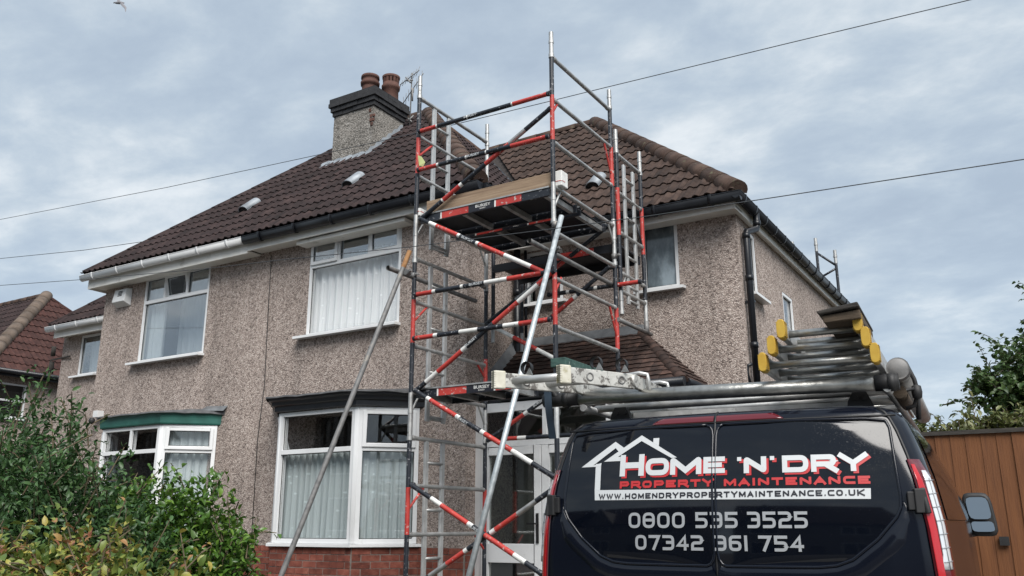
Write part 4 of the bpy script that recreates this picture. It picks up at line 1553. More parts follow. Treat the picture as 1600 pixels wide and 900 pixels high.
# left end frames (with built-in ladders) and right end frames (plain)
def bands_for(kind):
    if kind == 'front_left':
        return [(5.18, 4.90, A_), (4.90, 4.38, K_), (4.38, 3.93, R_), (3.93, 3.42, K_), (3.42, 2.86, A_), (2.86, 2.42, K_), (2.42, 1.93, R_), (1.93, 1.38, K_), (1.38, .88, A_), (.88, .38, K_), (.38, -.10, R_), (-.10, -.7, K_), (-.7, -1.2, A_), (-1.2, GZ + .05, K_)]
    if kind == 'front_right':
        return [(5.20, 4.90, A_), (4.90, 4.44, K_), (4.44, 3.92, R_), (3.92, 3.44, K_), (3.44, 3.0, A_), (3.0, 2.46, K_), (2.46, 1.92, R_), (1.92, 1.36, K_), (1.36, 1.10, K_), (1.10, .80, B_), (.80, .4, K_), (.4, -.1, R_), (-.1, GZ + .05, K_)]
    if kind == 'rear_right':
        return [(5.17, 4.92, A_), (4.92, 4.40, K_), (4.40, 3.90, R_), (3.90, 3.48, K_), (3.48, 2.92, A_), (2.92, 2.40, K_), (2.40, 1.92, R_), (1.92, .9, K_), (.9, .4, R_), (.4, GZ + .05, K_)]
    return [(5.16, 4.86, A_), (4.86, 3.9, A_), (3.9, 3.42, R_), (3.42, 2.86, A_), (2.86, 1.98, K_), (1.98, 1.52, R_), (1.52, 1.35, K_), (1.35, .96, A_), (.96, .4, K_), (.4, -.1, R_), (-.1, GZ + .05, K_)]


for nm, X_, kf, kr in (('left', SX0, 'front_left', 'rear_left'), ('right', SX1, 'front_right', 'rear_right')):
    F_ = thing('end_frame', (X_, 8.16, GZ), None, None)
    WM[F_.name] = Matrix.Translation((X_, 8.16, GZ))
    F_.parent = ST
    F_.matrix_parent_inverse = WM[ST.name].inverted()
    post(F_, X_, SY0, bands_for(kf))
    post(F_, X_, SY1, bands_for(kr))
    for z in LEV:
        if nm == 'right' and z > 1.2 or nm == 'left':
            rung(F_, (X_, SY0 + RT * .8, z), (X_, SY1 - RT * .8, z))
    # knee braces in the red lengths
    for z in (4.28, 2.30, .28):
        mb = MB()
        if nm == 'left':
            mb.tube((X_, SY0 + .02, z - .12), (X_, SY0 + .26, z + .10), .014, 8, mi=R_)
            mb.tube((X_, SY1 - .02, z - .55), (X_, SY1 - .22, z - .38), .014, 8, mi=R_)
        else:
            mb.tube((X_, SY0 + .02, z - .02), (X_, SY0 + .14, z + .14), .014, 8, mi=R_)
            mb.tube((X_, SY1 - .02, z - .22), (X_, SY1 - .20, z + .12), .014, 8, mi=R_)
        mb.build('knee_brace', PAL, F_, weld=False)
    for z in (3.18, 1.18):
        mb = MB()
        mb.tube((X_, SY0 + .02, z), (X_, SY0 + .15, z + .20), .012, 8, mi=A_)
        mb.tube((X_, SY1 - .02, z), (X_, SY1 - .15, z + .20), .012, 8, mi=A_)
        mb.build('knee_brace', PAL, F_, weld=False)
    if nm == 'left':
        for za, zb2 in ((4.88, 3.08), (2.90, 1.10), (.90, GZ + .15)):
            for y in (7.73, 8.03):
                mb = MB()
                mb.bar((X_, y, zb2), (X_, y, za), .028, .062, (0, 1, 0))
                mb.build('ladder_stile', 'alu_bright', F_, bevel=.004)
            z = zb2 + .06
            k = 0
            while z < za - .1:
                zz = round((z + 1.1) / .25) * .25 - 1.1
                if all(abs(zz - q) > .05 for q in LEV) and zz > zb2:
                    mb = MB()
                    mb.tube((X_, 7.74, zz), (X_, 8.02, zz), .018, 8)
                    mb.build('rung', 'alu', F_)
                z += .25
            mb = MB()
            mb.path([(X_, 7.74, zb2 + .03), (X_, 8.06, zb2 + .03), (X_, 8.07, zb2 + .10), (X_, 8.07, zb2 + .35)], .015, 8)
            mb.build('rung', 'alu', F_)

# horizontal and diagonal braces
LB = [(.30, R_), (.06, W_), (.42, K_), (.05, W_), (.34, K_), (.06, W_), (.30, W_), (.55, R_)]


def clip_hook(mb, p, d):
    d = Vector(d).normalized()
    mb.tube(Vector(p) - d * .012, Vector(p) + d * .022, RT * 1.12, 10, mi=K_)
    mb.tube(Vector(p) + V3(-.0, -.01, .012), Vector(p) + V3(.0, .05, .012), .017, 8, mi=K_)


def brace(a, b, segs, label=None):
    a, b = Vector(a), Vector(b)

    def ex(mb):
        clip_hook(mb, a, b - a)
        clip_hook(mb, b, a - b)
    o = banded('brace', a, b, segs, ST, extra=ex)
    if label is not None:
        d = (b - a)
        ln = d.length
        d.normalize()
        side = d.cross(V3(0, 1, 0)).normalized()
        if side.z < 0:
            side = -side
        n_ = side.cross(d)
        if n_.y > 0:
            n_ = -n_
        word(o, a + d * (ln * label) + n_ * (RT + .0015), d, side, .030, 'letter_white')
    return o


FONT = {}


def text_mesh(body, name='lettering'):
    cu = bpy.data.curves.new(name, 'FONT')
    cu.body = body
    cu.size = 1.0
    cu.align_x = 'CENTER'
    cu.align_y = 'CENTER'
    cu.offset = 0.012
    cu.resolution_u = 2
    ob = bpy.data.objects.new('tmp', cu)
    COL.objects.link(ob)
    dg = bpy.context.evaluated_depsgraph_get()
    me = bpy.data.meshes.new_from_object(ob.evaluated_get(dg))
    bpy.data.objects.remove(ob)
    bpy.data.curves.remove(cu)
    return me


WORD = text_mesh('BURSEY')
PL = None


def word(parent, c, d, up, h, matn):
    """The maker's small lettering on a brace or deck label."""
    me = WORD.copy()
    me.materials.clear()
    me.materials.append(M[matn])
    n = d.cross(up).normalized()
    B = Matrix(((d.x * 1.25, up.x, n.x, 0), (d.y * 1.25, up.y, n.y, 0), (d.z * 1.25, up.z, n.z, 0), (0, 0, 0, 1)))
    return link('lettering', me, parent, Matrix.Translation(c) @ B @ Matrix.Scale(h * 1.35, 4))


YF = SY0 - .045
brace((SX0 + .05, YF, 4.435), (SX1 - .01, YF, 4.445), [(.30, R_), (.02, W_), (.50, K_), (.02, W_), (.70, K_), (.02, W_), (.55, R_)], .42)
brace((SX0 + .05, YF, 3.95), (SX1 - .03, YF, 3.95), [(.36, R_), (.04, W_), (.50, K_), (.02, W_), (.34, K_), (.02, W_), (.42, K_), (.62, R_)], .45)
brace((SX0 + .12, YF + .03, 3.375), (SX1 - .02, YF + .03, 4.28), [(.42, K_), (.03, W_), (.36, R_), (.06, W_), (.50, K_), (.5, R_), (.34, A_), (.50, K_)])
brace((SX0 + .10, YF + .0, 3.34), (SX1 - .08, YF + .0, 2.46), [(.16, K_), (.12, W_), (.36, R_), (.04, W_), (.26, K_), (.04, W_), (.40, R_), (.40, W_), (.2, R_)], .41)
brace((SX0 + .06, YF, 2.46), (SX1 - .10, YF, 2.465), LB, .50)
brace((SX0 + .06, YF, 1.965), (SX1 - .03, YF, 1.97), [(.34, R_), (.07, W_), (.36, K_), (.30, W_), (.40, K_), (.24, W_), (.46, R_)])
brace((SX0 + .10, YF + .02, 1.40), (SX1 + .0, YF + .02, 2.47), [(.20, K_), (.26, W_), (.52, R_), (.10, W_), (.26, K_), (.30, K_), (.5, R_), (.40, W_), (.3, R_)], .42)
brace((SX0 + .10, YF + .0, 1.385), (SX1 - .02, YF + .0, .44), [(.20, K_), (.06, W_), (.44, R_), (.06, W_), (.34, K_), (.06, W_), (.42, R_), (.30, W_), (.30, K_)], .37)
brace((SX0 + .08, YF, .40), (SX1 - .16, YF, -.44), [(.36, K_), (.18, W_), (.46, R_), (.08, W_), (.20, K_), (.46, R_), (.18, W_), (.24, K_)], .53)
brace((SX0 + .10, YF + .04, -.62), (SX1 - .02, YF + .04, .34), [(.30, K_), (.30, A_), (.30, R_), (.06, W_), (.38, K_), (.08, W_), (.36, R_), (.30, A_), (.30, K_)])
YR = SY1 - .03
brace((SX0 + .04, YR, 2.43), (SX1 - .06, YR, 3.40), [(.50, K_), (.50, A_), (.40, R_), (.6, K_)])
brace((SX0 + .04, YR, 2.42), (SX1 - .75, YR, 1.86), [(.12, K_), (.35, W_), (.40, R_), (.35, W_)])
brace((SX0 + .06, YR, .98), (SX1 - .75, YR, 1.52), [(.40, K_), (.34, R_), (.08, W_), (.30, K_), (.30, A_)], .74)
brace((SX0 + .30, YR, .985), (SX1 - .02, YR, .985), [(.12, R_), (.08, W_), (.42, K_), (.10, W_), (.25, K_)])
brace((SX1 - .9, YR + .06, 2.69), (SX1 + .30, YR + .06, 2.68), [(.30, K_), (.05, W_), (.40, K_), (.05, W_), (.30, K_), (.36, R_)])
brace((SX1 - .85, YR + .03, 2.40), (SX1 + .0, YR + .03, 2.95), [(.3, R_), (.05, W_), (.5, K_)])


# decks
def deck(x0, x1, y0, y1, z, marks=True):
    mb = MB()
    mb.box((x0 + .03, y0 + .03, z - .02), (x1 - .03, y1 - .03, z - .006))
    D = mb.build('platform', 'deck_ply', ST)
    mb = MB()
    for y in (y0, y1):
        mb.bar((x0, y, z - .045), (x1, y, z - .045), .03, .09)
    mb.build('deck_beam', 'paint_black', D)
    mb = MB()
    for y in (y0 - .018, y1 + .018):
        mb.bar((x0, y, z + .004), (x1, y, z + .004), .014, .016)
    for x in [x0 + .06 + (x1 - x0 - .12) * i / 3 for i in range(4)]:
        mb.bar((x, y0 + .016, z - .06), (x, y1 - .016, z - .06), .05, .06)
    mb.build('deck_joist', 'alu', D)
    if marks:
        y = y0 - .0155
        for xa, xb in ((x0 + .30, x0 + .66), (x0 + 1.02, x0 + 1.34)):
            mb = MB()
            mb.box((xa, y - .0015, z - .085), (xb, y + .002, z - .008), 0)
            mb.box((xa - .02, y - .0016, z - .086), (xa, y + .002, z - .007), 1)
            mb.build('hazard_mark', ['paint_red', 'tape_white'], D)
        mb = MB()
        mb.box((x0 + .70, y - .0012, z - .085), (x0 + 1.0, y + .002, z - .008))
        mb.build('deck_label', 'letter_black', D)
        word(D, V3(x0 + .85, y - .0032, z - .036), V3(1, 0, 0), V3(0, 0, 1), .034, 'print_white')
        word(D, V3(x0 + .85, y - .0032, z - .068), V3(1, 0, 0), V3(0, 0, 1), .014, 'print_white')
    return D


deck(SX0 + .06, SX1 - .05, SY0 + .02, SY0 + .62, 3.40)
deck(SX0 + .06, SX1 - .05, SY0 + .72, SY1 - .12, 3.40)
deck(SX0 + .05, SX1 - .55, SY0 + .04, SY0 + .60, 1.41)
# toe boards
mb = MB()
mb.box((SX0 + .12, SY0 + .035, 3.415), (SX1 - .012, SY0 + .065, 3.575))
mb.build('toe_board', 'toe_timber', ST, bevel=.003)
for (x, y) in ((SX1 + .02, SY0 + .10), (SX0 + .02, SY0 + .06)):
    mb = MB()
    s_ = 1 if x > -5 else .55
    mb.box((x - .045 * s_, y - .06, 3.41), (x + .06 * s_, y + .08, 3.41 + .17 * s_))
    mb.box((x - .046 * s_, y - .062, 3.45), (x + .062 * s_, y + .02, 3.475), 1)
    mb.build('board_clip', ['tape_white', 'paint_red'], ST, bevel=.008)
mb = MB()
mb.box((SX1 - .05, SY0 + .16, 3.405), (SX1 - .035, SY1 - .55, 3.445))
mb.build('toe_board', 'alu_bright', ST)
# a ragged hi-vis tag tied to the left front post
mb = MB()
mb.face([(SX0 + .03, SY0 - .04, 4.14), (SX0 + .10, SY0 - .06, 4.10), (SX0 + .15, SY0 - .05, 4.02), (SX0 + .11, SY0 - .04, 3.98), (SX0 + .06, SY0 - .05, 4.0)])
mb.build('scaffold_tag', 'yellow_hi', ST)


# rakers and clamped tubes
def clamp(c, ax, r=.034):
    mb = MB()
    ax = Vector(ax).normalized()
    c = Vector(c)
    mb.tube(c - ax * .03, c + ax * .03, r, 12)
    mb.bar(c + V3(.03, -.02, .0), c + V3(.075, -.03, .01), .02, .03)
    mb.tube(c + V3(.06, -.05, .0), c + V3(.06, .02, .012), .008, 6)
    mb.build('coupler', 'tube_grey', ST)


t1 = Vector((-5.69, 7.15, 2.89))
b1 = Vector((-6.64, 6.02, GZ))
mb = MB()
mb.tube(b1, t1, .0265, 14, [(0, .955, 0), (.955, 1.0, 1)])
mb.build('raker_tube', ['tube_grey', 'rust'], ST, weld=False)
t2 = Vector((-3.90, 7.33, 3.01))
b2 = Vector((-4.42, 6.02, GZ))
mb = MB()
mb.tube(b2, t2, .0265, 14)
mb.build('raker_tube', 'galv', ST)
for x, y0, y1 in ((SX0 - .055, 7.03, 8.75), (SX1 - .06, 7.03, 8.94)):
    mb = MB()
    mb.tube((x, y0, 2.70), (x, y1, 2.70), .0265, 14, caps=False)
    mb.tube((x, y1, 2.70), (x, y0, 2.70), .021, 14, caps=False)
    mb.build('clamped_tube', 'tube_grey', ST)
clamp((-5.80, 7.26, 2.69), (0, 1, 0))
clamp((SX0 - .01, SY0, 2.70), (0, 0, 1))
clamp((SX1, SY0, 2.70), (0, 0, 1))
clamp((-4.0, 7.38, 2.95), (0, 0, 1))
clamp((SX1, SY1, 3.02), (0, 0, 1))
# front rail ends at the middle post

# the narrow second tower hung behind the first
S2 = thing('scaffold_tower', (-4.9, 9.3, 2.5), 'narrow grey scaffold tower clamped behind the striped one, ladder frame by the corner window', 'scaffold tower')
YA, YB = 8.98, 9.70
F_ = thing('end_frame', (SX1, 9.3, 2.4), None, None)
F_.parent = S2
F_.matrix_parent_inverse = WM[S2.name].inverted()
for y, bd in ((YA, [(4.66, 4.36, A_), (4.36, 3.9, K_), (3.9, 3.30, R_), (3.30, 2.62, K_), (2.62, 2.35, A_)]), (YB, [(4.64, 4.32, A_), (4.32, 3.86, K_), (3.86, 3.25, R_), (3.25, 2.66, K_), (2.66, 2.28, B_)])):
    post(F_, SX1 + .03, y, bd)
for z in (4.34, 3.84, 3.34, 2.84, 2.62):
    rung(F_, (SX1 + .03, YA + .02, z), (SX1 + .03, YB - .02, z))
for y in (9.19, 9.46):
    mb = MB()
    mb.bar((SX1 + .03, y, 2.50), (SX1 + .03, y, 4.27), .028, .058, (0, 1, 0))
    mb.build('ladder_stile', 'alu_bright', F_, bevel=.004)
for z in (4.09, 3.59, 3.09, 2.72, 2.55):
    mb = MB()
    mb.tube((SX1 + .03, 9.20, z), (SX1 + .03, 9.45, z), .018, 8)
    mb.build('rung', 'alu', F_)
for y, s_ in ((YB, -1), (YA, 1)):
    mb = MB()
    mb.tube((SX1 + .03, y, 3.30 if s_ < 0 else 2.6), (SX1 + .03, y + .16 * s_, 3.6 if s_ < 0 else 2.85), .012, 8, mi=K_ if s_ < 0 else A_)
    mb.build('knee_brace', PAL, F_)
mb = MB()
mb.tube((SX1 + .03, YA - .1, 2.26), (SX1 + .03, YB + .14, 2.26), .026, 12)
mb.tube((SX1 + .03, YB, 2.24), (SX1 + .03, YB, 2.40), .032, 12)
mb.build('clamped_tube', 'tube_grey', S2)
mb = MB()
for y in (YA + .01, YB - .0):
    mb.tube((SX0 + .05, y, 2.45), (SX0 + .05, y, 3.38), RT, 10, mi=K_)
    mb.tube((SX0 + .05, y, 2.2), (SX0 + .05, y, 2.45), RT, 10, mi=A_)
mb.build('post', PAL, S2, weld=False)
mb = MB()
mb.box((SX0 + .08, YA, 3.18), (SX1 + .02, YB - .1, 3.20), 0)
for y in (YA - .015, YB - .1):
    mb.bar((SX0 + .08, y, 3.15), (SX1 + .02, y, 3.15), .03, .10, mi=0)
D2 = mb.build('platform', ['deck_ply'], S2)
mb = MB()
mb.box((SX0 + .9, YA - .034, 3.11), (SX0 + 1.5, YA - .030, 3.19))
mb.build('hazard_mark', 'paint_red', D2)

# tower tops at the back of the house
S3 = thing('scaffold_tower', (-4.2, 18.6, GZ), 'scaffold posts showing over the gutter behind the right house', 'scaffold tower')
for (x, y, zt_, zb_) in ((-4.28, 18.9, 6.05, 3.0), (-3.72, 18.6, 5.95, 3.0), (-3.35, 18.6, 5.62, 3.0)):
    mb = MB()
    mb.tube((x, y, GZ), (x, y, zt_ - .30), .030, 10, mi=K_)
    mb.tube((x, y, zt_ - .30), (x, y, zt_), .034, 10, mi=A_)
    mb.tube((x, y, zt_ - .16), (x, y, zt_ - .12), .042, 10, mi=A_)
    mb.build('post', PAL, S3, weld=False)
mb = MB()
mb.tube((-3.72, 18.6, 5.62), (-3.35, 18.6, 5.28), .024, 8, mi=K_)
mb.tube((-3.72, 18.6, 5.05), (-3.35, 18.6, 5.22), .024, 8, mi=K_)
mb.build('brace', PAL, S3)
mb = MB()
mb.lathe((-4.36, 18.88, 5.58), [(.16, 0), (.15, .10), (.10, .20), (.001, .24)], 14)
mb.build('post_cover', 'orange', S3)

# ------------------------------------------------------------------ the van
TH = radians(4)
VC = Vector((-1.41511, 4.15, 0))
VL = Vector((cos(TH), sin(TH), 0))
VA = Vector((-sin(TH), cos(TH), 0))


def vp(s, g_, z):
    return VC + VL * s + VA * g_ + V3(0, 0, z)


def lerp_tab(tab, z):
    if z <= tab[0][0]:
        return tab[0][1]
    for (a, x), (b, y) in zip(tab, tab[1:]):
        if z <= b:
            t = (z - a) / (b - a)
            return x + (y - x) * t
    return tab[-1][1]


def lean(z):
    if z <= .50:
        return .3077 * max(z + .15, 0) ** 2
    return lerp_tab([(.50, .13), (.525, .145), (.545, .175), (.558, .23), (.566, .36), (.575, .65)], z)


HW = [(-1.22, .92), (-1.1, .975), (-.75, .998), (-.25, .995), (.0, .980), (.2, .950), (.36, .911), (.46, .876), (.505, .850), (.53, .815), (.548, .762), (.560, .66), (.568, .5), (.575, .3)]
FR = [(-1.22, 4.6), (-1.0, 4.82), (-.45, 4.86), (-.12, 4.70), (.0, 4.25), (.15, 3.95), (.35, 3.50), (.46, 3.22), (.505, 3.08), (.53, 2.98), (.548, 2.88), (.56, 2.7), (.568, 2.4), (.575, 2.0)]
RC = .11


def bulge(g_, z):
    """The sides swell from the tail to the doors, most at the waist."""
    t = min(1.0, max(0.0, (g_ - .25) / 1.1))
    return t * t * (3 - 2 * t) * (.075 if z < .05 else max(.02, .075 - .11 * (z - .05)))


def rear(s, z, off=0.0):
    return vp(s, lean(z) + .12 * s * s - off, z)


def outline(z, front=True):
    w = lerp_tab(HW, z)
    rc = min(RC, w * .4)
    pts = []
    half = []
    m = w - rc
    for i in range(9):
        s = m * i / 8
        half.append((s, lean(z) + .12 * s * s))
    g0 = lean(z) + .12 * m * m
    # corner: quarter turn from rear to side
    for k in range(1, 9):
        q = pi / 2 * k / 8
        half.append((m + rc * sin(q), g0 + rc * (1 - cos(q)) * 1.3))
    fr = lerp_tab(FR, z)
    for k in range(1, 12):
        t = k / 11
        gg = g0 + rc * 1.3 + (fr - .5 - g0 - rc * 1.3) * t
        half.append((w + bulge(gg, z) if w > .8 else w, gg))
    for k in range(1, 7):
        q = pi / 2 * k / 6
        half.append((w * cos(q) if False else (w + bulge(2.0, z) * .98) * cos(q) ** .55 if k < 6 else 0.0, fr - .5 + .5 * sin(q)))
    return half


def corner(z, phi, off=0.0, sgn=1):
    w = lerp_tab(HW, z)
    rc = min(RC, w * .4)
    m = w - rc
    g0 = lean(z) + .12 * m * m
    q = radians(phi)
    return vp(sgn * (m + (rc + off) * sin(q)), g0 + (rc) * (1 - cos(q)) * 1.3 - off * cos(q), z)


VAN = thing('van', (VC.x, VC.y, GZ), 'glossy black panel van with roofing firm lettering on its rear doors', 'van')
zs_ = [-1.22, -1.1, -.9, -.7, -.5, -.3, -.15, 0, .1, .2, .3, .4, .46, .505, .53, .548, .560, .568, .575]
rows = []
for z in zs_:
    h_ = outline(z)
    full = [(-s, g_) for s, g_ in h_[::-1]] + [(s, g_) for s, g_ in h_[1:]]
    rows.append([vp(s, g_, z) for s, g_ in full[:-1]])
mb = MB()
mb.grid(rows, 0, True, True)
mb.face(rows[-1], 0, True)
mb.face(rows[0], 0)
mb.build('body', 'van_paint', VAN)


def strip(pts, r, matn, name, parent=VAN, n=6):
    m = MB()
    m.path(pts, r, n)
    return m.build(name, matn, parent)


# door leaves: outlines of the two dark glazed panels, with a rim and a gap between
def panel(name, outline_pts, off=.004):
    pts = [Vector((s, z)) for s, z in outline_pts]
    # fill by horizontal spans so the sheet follows the bowed door
    zlo, zhi = min(p.y for p in pts), max(p.y for p in pts)
    rows_ = []
    nz = 22
    for j in range(nz + 1):
        z = zlo + (zhi - zlo) * j / nz
        z = min(max(z, zlo + 1e-4), zhi - 1e-4)
        xs = []
        for i in range(len(pts)):
            a, b = pts[i], pts[(i + 1) % len(pts)]
            if (a.y - z) * (b.y - z) < 0:
                xs.append(a.x + (b.x - a.x) * (z - a.y) / (b.y - a.y))
        if len(xs) < 2:
            continue
        x0, x1 = min(xs), max(xs)
        rows_.append([rear(x0 + (x1 - x0) * i / 14, z, off) for i in range(15)])
    m = MB()
    m.grid(rows_, 0, True)
    return m


def smooth_poly(p, it=2):
    for _ in range(it):
        q = []
        for i in range(len(p)):
            a, b = p[i], p[(i + 1) % len(p)]
            q.append((a[0] * .78 + b[0] * .22, a[1] * .78 + b[1] * .22))
            q.append((a[0] * .22 + b[0] * .78, a[1] * .22 + b[1] * .78))
        p = q
    return p


GR = [(.008, .482), (.40, .484), (.70, .480), (.785, .468), (.80, .43), (.812, .237), (.820, .121), (.815, .07), (.795, .03), (.71, -.065), (.60, -.152), (.53, -.178), (.45, -.186), (.008, -.188)]
for sg in (1, -1):
    P_l = [(s * sg, z) for s, z in GR]
    dense = []
    for i in range(len(P_l)):
        a, b = P_l[i], P_l[(i + 1) % len(P_l)]
        for k in range(4):
            dense.append((a[0] + (b[0] - a[0]) * k / 4, a[1] + (b[1] - a[1]) * k / 4))
    dd = smooth_poly(dense, 2)
    DR = panel('rear_door', dd).build('rear_door', 'van_glass', VAN)
    rim = [rear(s, z, .003) for s, z in dd]
    strip(rim + rim[:1], .0075, 'van_paint', 'door_rim', DR, 8)
    # pressed ledge below the glass, its top face catching the sky
    low = [i for i, (s_, z_) in enumerate(dd) if z_ < .10 and abs(s_) > .02]
    cx_, cz_ = sg * .4, .16
    seq = [dd[i] for i in low]
    seq.sort(key=lambda p: atan2(p[1] - cz_, (p[0] - cx_) * sg))
    r0, r1, r2 = [], [], []
    for k_, (s_, z_) in enumerate(seq):
        a_, b_ = seq[max(0, k_ - 1)], seq[min(len(seq) - 1, k_ + 1)]
        tx, tz = b_[0] - a_[0], b_[1] - a_[1]
        ln_ = sqrt(tx * tx + tz * tz) + 1e-9
        nx_, nz_2 = tz / ln_, -tx / ln_
        if nz_2 > 0.3 or (nx_ * (s_ - cx_) + nz_2 * (z_ - cz_)) < 0:
            nx_, nz_2 = -nx_, -nz_2
        e_ = min(1.0, max(0.0, (.10 - z_) / .12)) 
        e_ = .05 + .95 * e_
        r0.append(rear(s_ + nx_ * .006, z_ + nz_2 * .006, .003))
        r1.append(rear(s_ + nx_ * .030 * e_, z_ + nz_2 * .030 * e_, .003 + .016 * e_))
        r2.append(rear(s_ + nx_ * .085 * e_ + nx_ * .01, z_ + nz_2 * .085 * e_, -.002))
    m = MB()
    m.grid([r0, r1, r2], 0, True)
    m.build('door_ledge', 'van_paint', DR)
    # high brake light half
    bl = [(.006, .497), (.335, .497), (.30, .525), (.26, .531), (.006, .531)]
    m = MB()
    zz = [.497, .505, .513, .521, .529]
    rws = []
    for z in zz:
        e = .335 - .035 * ((z - .497) / .032) ** 1.5 - .02 * (z - .497) / .032
        rws.append([vp(s * sg, lean(z) + .12 * s * s - .007, z) for s in [.007 + (e - .007) * i / 10 for i in range(11)]])
    m.grid(rws, 0, True)
    back_ = [[q + VA * .02 for q in r_] for r_ in rws]
    m.grid([[r_[-1] for r_ in rws], [r_[-1] for r_ in back_]], 0, False)
    m.grid([rws[0], back_[0]], 0, False)
    m.build('brake_light', 'lamp_dark_red', VAN)
strip([rear(0, z, -.002) for z in [-1.0, -.6, -.3, -.15, 0, .15, .3, .42, .50, .53, .55]], .007, 'rubber_seal', 'door_gap')
strip([rear(s, .493, .0005) for s in [-.83 + 1.66 * i / 30 for i in range(31)]], .005, 'rubber_seal', 'door_gap')
for sg in (1, -1):
    strip([corner(z, 26, -.001, sg) for z in [-1.0, -.6, -.3, -.1, .05, .2, .32, .42, .48, .51, .53]], .0085, 'rubber_seal', 'door_gap')
# tail lights wrap the corners
for sg in (1, -1):
    def lamp(phi0, phi1, z0, z1, off, matn, name, taper=0, parent=VAN):
        m = MB()
        rws = []
        for j in range(15):
            z = z0 + (z1 - z0) * j / 14
            t = j / 14
            a = phi0 + taper * t
            b = phi1 + (0 if t < .8 else -(phi1 - phi0) * .55 * ((t - .8) / .2) ** 2)
            if t < .12:
                a = a - 10 * (1 - t / .12)
            rws.append([corner(z, a + (b - a) * i / 8, off, sg) for i in range(9)])
        m.grid(rws, 0, True)
        bk = [[corner(z0 + (z1 - z0) * j / 14, 45, -.02, sg)] for j in range(15)]
        m.grid([[r_[0] for r_ in rws], [b_[0] for b_ in bk]], 0, False)
        m.grid([[r_[-1] for r_ in rws], [b_[0] for b_ in bk]], 0, False)
        m.face([*rws[0], bk[0][0]])
        m.face([*rws[-1], bk[-1][0]])
        return m.build(name, matn, parent)
    TL = lamp(20, 86, -.75, .285, .008, 'lamp_dark_red', 'tail_light')
    lamp(24, 40, -.75, .262, .014, 'lamp_red', 'light_strip', parent=TL)
    lamp(43, 66, -.19, .235, .013, 'lamp_clear', 'clear_lens', parent=TL)
    for k in range(7):
        z = -.16 + k * .058
        strip([corner(z, 42.0, .0145, sg), corner(z + .002, 52, .0155, sg), corner(z + .004, 67, .0145, sg)], .0022, 'letter_silver', 'lens_rib', TL, 5)
    strip([corner(z, 54, .0155, sg) for z in (-.19, -.1, 0, .1, .2)], .0022, 'letter_silver', 'lens_rib', TL, 5)
    # door hinge
    m = MB()
    for k, (zz, ph, dd_) in enumerate(((.10, 20, .02), (.10, 8, .014))):
        c = corner(zz, ph, .0, sg)
        n_ = (corner(zz, ph, .05, sg) - c).normalized()
        t_ = VL * sg
        m.bar(c + n_ * .004 - t_ * .002, c + n_ * (.03 if k == 0 else .022), .05, .105 if k == 0 else .08)
    m.tube(corner(.045, 28, .022, sg), corner(.155, 28, .022, sg), .014, 10)
    m.build('hinge', 'rubber', VAN, bevel=.004)
# side glazing and trim (both sides), seen at a grazing angle
for sg in (1, -1):
    for g0, g1 in ((.42, 1.55), (1.63, 2.75)):
        m = MB()
        rws = []
        for z in (.02, .12, .22, .30, .38, .43):
            w = lerp_tab(HW, z) + .003
            rws.append([vp(sg * (w + .004 + bulge(g0 + (g1 - g0) * i / 4 + .10 * (z - .02), z)), g0 + (g1 - g0) * i / 4 + .10 * (z - .02), z) for i in range(5)])
        m.grid(rws, 0, True)
        m.build('side_window', 'van_glass', VAN)
    m = MB()
    m.path([vp(sg * (lerp_tab(HW, .525) - .002), g_, .527) for g_ in (.35, 1, 2, 2.9)], .010, 6)
    m.build('trim_strip', 'rubber', VAN)
# door mirrors
for sg in (1, -1):
    m = MB()
    c = vp(sg * 1.125, 3.34, .07)
    rws = []
    for k, (sc_, d_) in enumerate(((.86, -.012), (1.0, .0), (1.0, .05), (.85, .11), (.45, .15))):
        ring_ = []
        for i in range(28):
            q = 2 * pi * i / 28
            ex_ = 5.0
            ca, sa = cos(q), sin(q)
            f_ = (abs(ca) ** ex_ + abs(sa) ** ex_) ** (-1 / ex_)
            ring_.append(c + VL * (sg * (ca * f_ * .098 * sc_ + .018 * sa * f_ * -1)) + V3(0, 0, sa * f_ * .158 * sc_) + VA * d_)
        rws.append(ring_)
    m.grid(rws, 0, True, True)
    m.face(rws[0])
    m.face(rws[-1])
    MI = m.build('door_mirror', 'rubber', VAN)
    for (z0, z1, nm_) in ((-.035, .125, 'mirror_pane'), (-.125, -.050, 'wide_mirror_pane')):
        m = MB()
        ring_ = []
        for i in range(24):
            q = 2 * pi * i / 24
            ca, sa = cos(q), sin(q)
            f_ = (abs(ca) ** 5 + abs(sa) ** 5) ** -.2
            zc = (z0 + z1) / 2 + sa * f_ * (z1 - z0) / 2
            ring_.append(c + VL * (sg * (ca * f_ * .074 - .018 * (zc / .158))) + V3(0, 0, zc) - VA * (.0165 + .23 * ((z1 - z0) / 2 - (zc - (z0 + z1) / 2))))
        m.face(ring_)
        m.build(nm_, 'mirror_glass', MI)
    m = MB()
    m.path([vp(sg * .95, 3.45, -.06), vp(sg * 1.0, 3.40, -.075), vp(sg * 1.08, 3.38, -.06)], .03, 10)
    m.build('mirror_arm', 'rubber', MI)
# wheels
for sg in (1, -1):
    for g_ in (.95, 3.85):
        m = MB()
        c = vp(sg * .80, g_, GZ + .335)
        m.lathe(c, [(.001, -.10), (.22, -.11), (.30, -.10), (.335, -.07), (.335, .07), (.30, .10), (.22, .10)], 28, 0, VL * sg)
        wo = m.build('wheel', 'rubber', VAN)
        m = MB()
        m.lathe(c, [(.22, .095), (.20, .06), (.06, .07), (.001, .08)], 28, 0, VL * sg)
        m.build('rim', 'cast_metal', wo)
